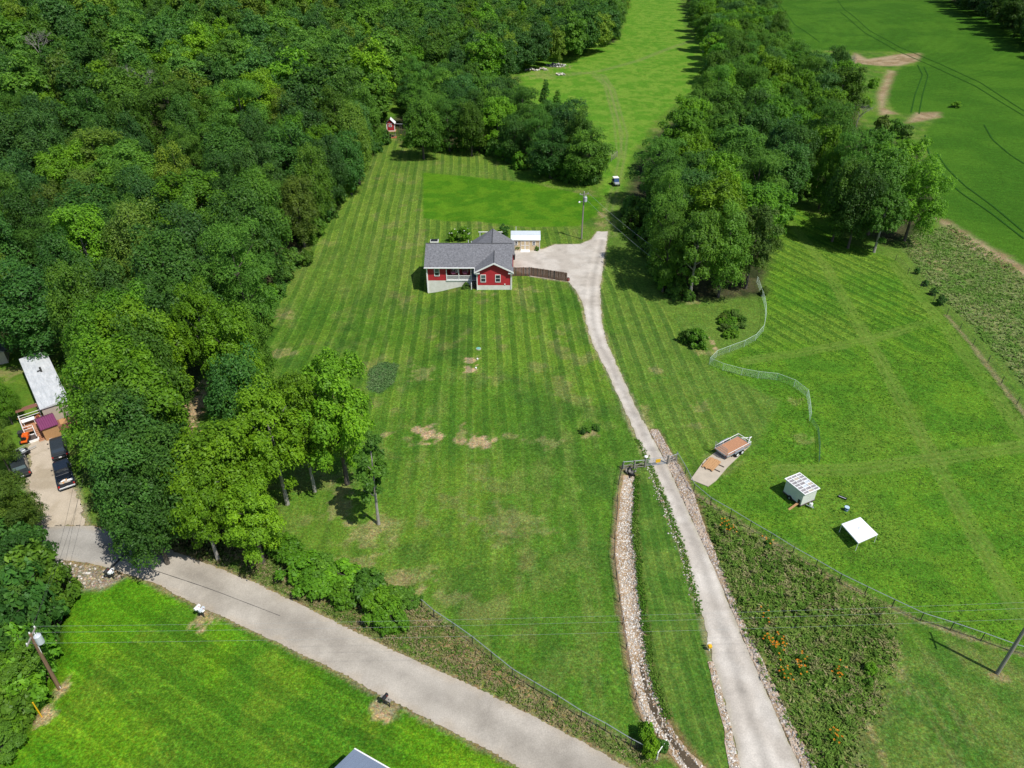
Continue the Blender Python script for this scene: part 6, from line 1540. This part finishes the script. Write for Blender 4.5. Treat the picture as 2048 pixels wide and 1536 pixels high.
def car(label, cat, name, at, rz, paint, kind, glass='glass'):
    """front towards +y; length along y"""
    t = thing(name, label, cat, at, rz)
    Ln = {'suv': 4.6, 'pickup': 5.5, 'jeep': 4.1}[kind]; h = Ln / 2; W = .93
    bt = {'suv': 1.02, 'pickup': 1.08, 'jeep': 1.08}[kind]
    def sec(y, w, z0, z1): return (y, [(w * .93, z0), (w, z0 + .15), (w, z1 - .14), (w * .93, z1)])
    if kind == 'pickup':
        loft([sec(-h + 2.0, W, .42, bt), sec(h - 1.7, W, .42, bt), sec(h - .5, W * .98, .42, bt - .03), sec(h, W * .86, .5, bt - .18)]).build('body', M[paint], t, bevel=.02)
        b = MB(); bl = 2.0; y0 = -h
        for s in (-1, 1): b.box((s * (W - .07), y0 + 1.0, .82), (.14, 2.0, .56))
        b.box((0, y0 + .05, .80), (2 * W - .28, .09, .52)); b.box((0, y0 + 1.0, .58), (2 * W - .28, 1.9, .08)); b.build('bed', M[paint], t)
        MB().box((0, y0 - .06, .55), (1.7, .14, .18)).build('bumper', M['silver'], t, bevel=.02)
        cab0, cab1, rw0, rw1 = -h + 2.02, h - 1.75, .12, .62
    else:
        loft([sec(-h, W * .88, .5, bt - .12), sec(-h + .25, W * .98, .40, bt), sec(h - 1.2, W, .40, bt), sec(h - .4, W * .97, .42, bt - .05), sec(h, W * .84, .5, bt - .22)]).build('body', M[paint], t, bevel=.02)
        MB().box((0, -h - .02, .55), (1.6, .12, .2)).build('bumper', M['black'], t, bevel=.02)
        cab0, cab1, rw0, rw1 = -h + .15, h - 1.25, .35, .75
    rh = {'suv': 1.68, 'pickup': 1.82, 'jeep': 1.85}[kind]
    y0, y1 = cab0 + rw0, cab1 - rw1
    cb = loft([(cab0, [(W * .93, bt - .02), (W * .92, bt), (W * .91, bt + .01)]), (y0, [(W * .93, bt - .02), (W * .80, rh - .05), (W * .74, rh)]), (y1, [(W * .93, bt - .02), (W * .80, rh - .05), (W * .74, rh)]), (cab1, [(W * .93, bt - .02), (W * .92, bt), (W * .91, bt + .01)])])
    c = cb.build('cabin', M[paint], t)
    def pane(q, nm): MB().add(q, [(0, 1, 2, 3)]).build(nm, M[glass], c)
    e = .012
    pane([(-.76, cab1 - .08, bt + .07 + e), (.76, cab1 - .08, bt + .07 + e), (.64, y1 + .06, rh - .06 + e), (-.64, y1 + .06, rh - .06 + e)], 'windshield')
    pane([(.74, cab0 + .05, bt + .08 + e), (-.74, cab0 + .05, bt + .08 + e), (-.64, y0 - .05, rh - .08 + e), (.64, y0 - .05, rh - .08 + e)], 'rear_window')
    for s in (-1, 1):
        ym = (y0 + y1) / 2
        for (a, b) in ((y0 + .02, ym - .05), (ym + .05, y1 + .02)):
            x0, x1 = s * (W * .91 + e), s * (W * .815 + e)
            pane([(x0, a, bt + .06), (x0, b, bt + .06), (x1, b, rh - .1), (x1, a, rh - .1)], 'side_window')
        MB().box((s * (W + .12), cab1 - .35, bt + .08), (.2, .1, .15)).build('mirror', M['black'], t, bevel=.02)
        MB().box((s * .68, h - .03, .72), (.34, .12, .15)).build('headlight', M['white'], t); MB().box((s * .80, -h - .005, .82), (.18, .08, .26 if kind != 'suv' else .16)).build('taillight', M['lamp_red'], t)
        for y in (-h + (1.25 if kind == 'pickup' else .85), h - .95): wheel(t, s * (W - .10), y, .38 if kind != 'suv' else .34)
    MB().box((0, -h - .085 if kind != 'pickup' else -h - .14, .66), (.32, .02, .15)).build('licence_plate', M['white'], t)
    return t
def heading(a, b):
    d = P(*b) - P(*a); return math.atan2(d.y, d.x) - math.pi / 2
car('dark SUV parked nearest the maroon-roofed shed on the gravel yard', 'car', 'parked_suv', P(121, 902), heading((123, 925), (114, 868)), 'charcoal', 'suv')
pk = car('black pickup truck with junk in its bed, parked behind the dark SUV', 'truck', 'pickup_truck', P(131, 955), heading((137, 980), (122, 925)), 'navy', 'pickup')
jt = thing('cargo_pile', 'heap of cardboard and pale junk in the bed of the black pickup', 'cargo')
jt.location = pk.matrix_basis @ Vector((0, -1.75, .62)); jt.rotation_euler = pk.rotation_euler
for i in range(9): MB().box((random.uniform(-.5, .5), random.uniform(-.6, .4), random.uniform(.08, .26)), (random.uniform(.25, .6), random.uniform(.2, .5), random.uniform(.08, .2)), random.uniform(0, 3), ('X', random.uniform(-.4, .4))).build('box', M[random.choice(['lumber', 'white', 'beige'])], jt)
car('dark jeep half under the feathery tree on the left of the gravel yard', 'car', 'parked_jeep', P(44, 942), heading((50, 955), (38, 915)), 'charcoal', 'jeep', 'glass_sky')
# small utility trailer with silver parts behind the jeep
t = thing('small_trailer', 'small silver and black trailer beyond the dark jeep', 'trailer', P(44, 912), heading((30, 918), (56, 905)))
MB().box((0, 0, .5), (1.3, 1.9, .08)).build('bed', M['black'], t)
for s in (-1, 1): MB().tube([(s * .65, -.95, .8), (s * .65, .95, .8)], .04, 6).build('side_rail', M['silver'], t); wheel(t, s * .78, 0, .3, .18)
MB().tube([(0, .9, .45), (0, 1.9, .45)], .05, 6).build('drawbar', M['silver'], t); MB().box((.1, .3, .72), (.7, .5, .4)).build('engine_cover', M['silver'], t, bevel=.04)
# orange mower
t = thing('riding_mower', 'orange riding mower on the grass at the edge of the gravel yard', 'mower', P(53, 882), R(20))
MB().prism([(-.9, .32), (.75, .32), (.95, .5), (.85, .82), (.1, .86), (.0, .55), (-.9, .55)], 'x', -.36, .36).build('hood', M['orange'], t, bevel=.04)
MB().box((0, -.45, .68), (.5, .5, .1)).build('seat', M['black'], t, bevel=.03); MB().box((0, -.72, .9), (.5, .1, .45)).build('backrest', M['black'], t, bevel=.03); MB().box((0, 0.05, .22), (1.15, .9, .16)).build('mower_deck', M['black'], t, bevel=.03)
MB().tube([(0, .05, .8), (0, -.12, 1.02)], .02, 5).build('steering_column', M['black'], t)
for s in (-1, 1): wheel(t, s * .46, -.6, .26, .2); wheel(t, s * .42, .62, .19, .15)
t2 = thing('grass_bagger', 'dark bag box standing beside the orange mower', 'box', P(47, 872), R(20)); MB().prism([(-.4, .0), (.4, .0), (.45, .7), (-.45, .7)], 'y', -.35, .35).build('body', M['black'], t2, bevel=.05); MB().box((0, 0, .72), (.96, .76, .06)).build('lid', M['dark_steel'], t2)

def utv():
    t = thing('utility_vehicle', 'white and blue side-by-side utility vehicle parked on the far track by the trees', 'vehicle', P(1231, 370), R(188))
    loft([(-1.4, [(.62, .45), (.70, .6), (.70, .95), (.66, 1.0)]), (.4, [(.62, .4), (.72, .6), (.72, .95), (.66, 1.0)]), (1.2, [(.55, .45), (.68, .6), (.66, .9), (.5, 1.0)]), (1.5, [(.45, .5), (.55, .6), (.55, .75), (.45, .82)])]).build('body', M['silver'], t, bevel=.02)
    MB().box((0, -1.0, 1.08), (1.3, 1.0, .2)).build('cargo_bed', M['black'], t); MB().box((0, -.2, 1.1), (1.2, .5, .2)).build('seat', M['black'], t, bevel=.03); MB().box((0, -.42, 1.35), (1.2, .12, .5)).build('backrest', M['black'], t)
    MB().box((0, -.2, 1.93), (1.4, 1.55, .07)).build('roof', M['white'], t, bevel=.02)
    MB().add([(-.62, .78, 1.02), (.62, .78, 1.02), (.58, .5, 1.88), (-.58, .5, 1.88)], [(0, 1, 2, 3)]).build('windshield', M['screen'], t)
    for s in (-1, 1):
        MB().tube([(s * .66, .75, 1.0), (s * .62, .48, 1.9), (s * .62, -.85, 1.9), (s * .66, -.95, 1.0)], .03, 6).build('roll_bar', M['black'], t)
        for y in (-.95, .95): wheel(t, s * .68, y, .33, .26, 'dark_steel')
        MB().box((s * .4, 1.46, .72), (.22, .06, .1)).build('headlight', M['white'], t)
M['screen'] = mat('blue_tinted_windscreen', (.05, .10, .22), .12, .1, 2, spec=.7)
utv()

def trailer():
    a, b = P(1443, 912), P(1484, 890)              # tail and nose of the deck
    d = Vector((b.x - a.x, b.y - a.y, 0)); ang = math.atan2(d.y, d.x) - math.pi / 2
    c = (a + b) / 2
    t = thing('flatbed_trailer', 'flatbed trailer with pine deck and silver rails on the concrete pad', 'trailer', (c.x, c.y, PAD_Z), ang)
    Ln, W = 4.3, 2.0; z = .62
    for i in range(11): MB().box((-W / 2 + .09 + i * .182, 0, z), (.172, Ln, .045)).build('plank', M['deck'], t)
    m = MB()
    for x in (-W / 2 - .05, W / 2 + .05): m.box((x, 0, z - .05), (.09, Ln + .2, .16))
    for y in (-Ln / 2 - .06, Ln / 2 + .06): m.box((0, y, z - .05), (W, .09, .16))
    m.build('frame', M['steel'], t)
    rz_ = z + .42
    for s in (-1, 1):
        MB().tube([(s * (W / 2 + .05), -Ln / 2, rz_), (s * (W / 2 + .05), Ln / 2, rz_)], .035, 6).build('side_rail', M['white'], t)
        for y in (-Ln / 2, -Ln / 6, Ln / 6, Ln / 2): MB().box((s * (W / 2 + .05), y, z + .2), (.05, .05, .42)).build('stake', M['white'], t)
        for y in (-.55, .35): wheel(t, s * (W / 2 + .24), y, .34, .22, 'white')
        f = MB(); f.prism([(-1.05, .66), (-.8, .82), (.6, .82), (.85, .66), (.85, .71), (.6, .87), (-.8, .87), (-1.05, .71)], 'x', s * (W / 2 + .11) if s > 0 else s * (W / 2 + .38), s * (W / 2 + .38) if s > 0 else s * (W / 2 + .11)); f.build('fender', M['steel'], t)
    MB().tube([(-W / 2 - .05, Ln / 2 + .05, rz_), (W / 2 + .05, Ln / 2 + .05, rz_)], .035, 6).build('front_rail', M['white'], t)
    m = MB(); m.tube([(-.7, Ln / 2, z - .1), (0, Ln / 2 + 1.25, z - .1)], .05, 6); m.tube([(.7, Ln / 2, z - .1), (0, Ln / 2 + 1.25, z - .1)], .05, 6); m.tube([(0, Ln / 2 + 1.2, z - .1), (0, Ln / 2 + 1.5, z - .1)], .06, 6); m.build('tongue', M['white'], t)
    MB().tube([(0, Ln / 2 + 1.05, .0), (0, Ln / 2 + 1.05, z + .25)], .04, 6).build('jack', M['steel'], t)
    g = MB(); y = -Ln / 2 - .1; tilt = .12
    for zz in (z + .02, z + .42, z + .82, z + 1.2): g.tube([(-W / 2, y - (zz - z) * tilt, zz), (W / 2, y - (zz - z) * tilt, zz)], .03, 5)
    for i in range(15): x = -W / 2 + i * W / 14; g.tube([(x, y, z), (x, y - 1.2 * tilt, z + 1.2)], .02, 4)
    g.build('ramp_gate', M['steel'], t)
    for s in (-1, 1): MB().box((s * .85, -Ln / 2 - .13, z - .06), (.16, .04, .1)).build('taillight', M['lamp_red'], t)
trailer()
a = P(1414, 940); b = P(1431, 921); ang = math.atan2(b.y - a.y, b.x - a.x) - math.pi / 2
q = P(1422.5, 931)
t = thing('lumber_stack', 'low stack of brown boards lying on the concrete pad behind the trailer', 'lumber', (q.x, q.y, PAD_Z), ang)
for z in range(2):
    for i in range(6): MB().box((-.62 + i * .245 + random.uniform(-.02, .02), random.uniform(-.12, .12), .14 + z * .06), (.235, 2.3 + random.uniform(-.2, .1), .055), random.uniform(-.02, .02)).build('board', M['lumber'], t)
for y in (-.6, .55): MB().box((.25, y, .055), (2.4, .10, .10)).build('bearer', M['dark_wood'], t)

def coop():
    H = 2.25
    c = [P(1569, 957.5, H), P(1595.5, 942, H), P(1638.5, 974.5, H), P(1610, 990, H)]   # roof corners: left, back, right, front
    d = Vector((c[3].x - c[0].x, c[3].y - c[0].y, 0)); Ln = d.length; ang = math.atan2(d.y, d.x)
    e = Vector((c[1].x - c[0].x, c[1].y - c[0].y, 0)); n = Vector((-d.y, d.x, 0)).normalized(); W = e.dot(n)
    bz = tz(c[0].x, c[0].y)
    t = thing('chicken_coop', 'white mobile chicken coop with gridded roof on the pasture', 'coop', (c[0].x, c[0].y, bz), ang)
    z0 = .42
    MB().box((Ln / 2, W / 2, (z0 + H - .06) / 2), (Ln - .45, W - .25, H - .06 - z0)).build('wall', M['coop'], t)
    MB().box((Ln / 2, W / 2, z0 - .05), (Ln - .3, W - .1, .1)).build('base_frame', M['dark_wood'], t)
    f = MB()
    for (x, y, sx, sy) in ((Ln / 2, .05, Ln, .1), (Ln / 2, W - .05, Ln, .1), (.05, W / 2, .1, W - .2), (Ln - .05, W / 2, .1, W - .2)): f.box((x, y, H), (sx, sy, .11))
    f.build('roof_frame', M['white'], t)
    s = MB()
    for i in range(1, 7): s.box((Ln * i / 7, W / 2, H + .02), (.06, W - .2, .06))
    s.build('batten', M['white'], t)
    s = MB()
    for i in range(1, 3): s.box((Ln / 2, W * i / 3, H + .035), (Ln - .2, .07, .06))
    s.build('batten', M['white'], t)
    k = 0
    for i in range(7):
        for j in range(3):
            MB().box((Ln * (i + .5) / 7, W * (j + .5) / 3, H - .035), (Ln / 7 - .08, W / 3 - .09, .04)).build('roof_panel', M[['lattice_fill', 'lattice_fill', 'grey', 'lattice_fill', 'beige'][(i * 5 + j * 3 + (i * j)) % 5]], t)
    for x in (Ln * .42,):
        w = MB().tube([(x, -.02, .3), (x, .1, .3)], .3, 14).build('wheel', M['rubber'], t); MB().tube([(x, -.04, .3), (x, -.021, .3)], .12, 10).build('rim', M['steel'], w)
        MB().tube([(x, W - .1, .3), (x, W + .02, .3)], .3, 14).build('wheel', M['rubber'], t)
    MB().box((Ln - .55, .10, .75), (.34, .06, .55)).build('pop_door', M['black'], t)
    MB().box((Ln - .6, -.55, .26), (.26, 1.5, .05), 0, ('X', R(20))).build('ramp', M['lumber'], t)
    MB().tube([(Ln - .1, W * .35, .35), (Ln + .75, W * .5, .32)], .05, 6).build('drawbar', M['steel'], t); MB().tube([(Ln - .1, W * .65, .35), (Ln + .75, W * .5, .32)], .05, 6).build('drawbar', M['steel'], t)
    q = t.matrix_basis @ Vector((Ln + .28, W * .5, .36))
    w = thing('water_jug', 'white water jug on the drawbar at the end of the coop', 'jug', q, ang); MB().tube([(0, 0, 0), (0, 0, .35), (0, 0, .45), (0, 0, .52)], [.2, .2, .1, .08], 12).build('body', M['white'], w); MB().tube([(0, 0, .52), (0, 0, .57)], .07, 8).build('cap', M['black'], w)
coop()
a, b = P(1678, 994), P(1691, 999)
t = thing('feed_trough', 'black feed trough on the grass right of the coop', 'trough', (a + b) / 2, math.atan2(b.y - a.y, b.x - a.x))
m = MB(); m.box((0, -.13, .11), (.95, .04, .2)); m.box((0, .13, .11), (.95, .04, .2)); m.box((-.46, 0, .11), (.04, .22, .2)); m.box((.46, 0, .11), (.04, .22, .2)); m.box((0, 0, .03), (.88, .22, .04)); m.build('trough', M['black'], t)
MB().box((0, 0, .09), (.86, .2, .05)).build('feed', M['grey'], t)
p = P(1692, 1021)
t = thing('feed_bucket', 'blue bucket with pale lid between the coop and the white canopy', 'bucket', p)
m = MB(); m.tube([(0, 0, 0), (0, 0, .5)], [.21, .25], 14); m.build('body', M['blue'], t); MB().tube([(0, 0, .5), (0, 0, .56)], .28, 14).build('lid', M['pale_blue'], t)
MB().tube([(-.27, 0, .42), (-.2, -.22, .30), (0, -.30, .25), (.2, -.22, .30), (.27, 0, .42)], .015, 4).build('handle', M['steel'], t)

def canopy():
    H = 1.25
    c = [P(1683, 1048, H), P(1720.5, 1034, H), P(1756, 1068.5, H), P(1717, 1086, H)]
    z = sum(tz(q.x, q.y) for q in c) / 4; ctr = sum((Vector((q.x, q.y, 0)) for q in c), Vector()) / 4
    t = thing('canopy_shelter', 'low white canopy on thin legs standing on the pasture', 'canopy', (ctr.x, ctr.y, z))
    r = [Vector((q.x - ctr.x, q.y - ctr.y, H)) for q in c]; pk = Vector((0, 0, H + .22))
    m = MB(); lo = [p - Vector((0, 0, .12)) for p in r]
    m.add(r + lo + [pk], [(0, 1, 8), (1, 2, 8), (2, 3, 8), (3, 0, 8), (0, 4, 5, 1), (1, 5, 6, 2), (2, 6, 7, 3), (3, 7, 4, 0)]); m.build('fabric', M['canvas'], t)
    for p in r: MB().tube([(p.x * .97, p.y * .97, -.1), (p.x * .97, p.y * .97, H - .03)], .03, 6).build('leg', M['white'], t)
    for i in range(4):
        a, b = r[i] * .97, r[(i + 1) % 4] * .97; MB().tube([(a.x, a.y, H - .10), (b.x, b.y, H - .10)], .025, 5).build('frame_bar', M['white'], t)
    MB().box((-.05, .05, H + .23), (.35, .08, .03), .6).build('vent_flap', M['grey'], t)
canopy()
p = P(957, 698)
t = thing('septic_lid', 'round green lid set in the striped lawn below the house', 'lid', p)
MB().tube([(0, 0, -.05), (0, 0, .10)], .42, 18).build('collar', M['concrete'], t); MB().tube([(0, 0, .10), (0, 0, .15)], .34, 18).build('lid', M['teal'], t)
for i, (px, py, lab) in enumerate(((955, 719, 'small white cleanout cap at the upper straw patch'), (952, 737, 'small white cleanout cap at the lower straw patch'))):
    t = thing('cleanout_cap', lab, 'cap', P(px, py)); MB().tube([(0, 0, -.05), (0, 0, .14)], .12, 10).build('pipe', M['white'], t); MB().tube([(0, 0, .14), (0, 0, .2)], .14, 10).build('cap', M['white'], t)
# rubble heaps on the far meadow
for i, (px, py, sx, sy, n, lab) in enumerate(((1062, 141, 2.6, 2.0, 40, 'pale heap of concrete rubble at the left of the far meadow'), (1086, 140, 2.2, 1.4, 30, 'cream and brown rubble heap, second from the left on the far meadow'), (1112, 131, 4.5, 4.5, 80, 'widest grey rubble heap on the far meadow'), (1120, 150, 2.2, 1.4, 26, 'small rubble heap nearest the track on the far meadow'))):
    p = P(px, py); t = thing('rubble_heap', lab, 'rubble', p)
    rg = np.random.default_rng(90 + i); q = []
    for _ in range(n):
        a, r_ = rg.random() * 6.28, math.sqrt(rg.random()); x, y = sx * r_ * math.cos(a), sy * r_ * math.sin(a); q.append((x, y, (1 - r_) * (.8 if i != 2 else .4) + tz(p.x + x, p.y + y) - p.z))
    stones('stones', q, .22, .65, [[.55, .53, .5], [.42, .36, .30], [.30, .28, .28], [.6, .55, .45]] if i != 2 else [[.25, .25, .26], [.4, .38, .36], [.18, .17, .17], [.55, .54, .5]], 95 + i, 'stuff', .25, t)
# blossoms on the bushes behind the house
for px, py, h, lab in ((908, 480, 2.0, 'white blossoms over the left bush behind the house'), (928, 480, 2.5, 'white blossoms over the right bush behind the house')):
    t = thing('blossom_spray', lab, 'flower', P(px, py)); m = MB(); rg_ = random.Random(px)
    for _ in range(9):
        a = rg_.random() * 6.28; q = Vector((1.3 * math.cos(a), 1.1 * math.sin(a), rg_.uniform(h * .55, h)))
        for k in range(6): b_ = k * 1.047; m.quad(q, q + Vector((.10 * math.cos(b_ - .4), .10 * math.sin(b_ - .4), .06)), q + Vector((.18 * math.cos(b_), .18 * math.sin(b_), .03)), q + Vector((.10 * math.cos(b_ + .4), .10 * math.sin(b_ + .4), .06)))
    m.build('flowers', M['blossom'], t)
print('objects', len(bpy.data.objects))
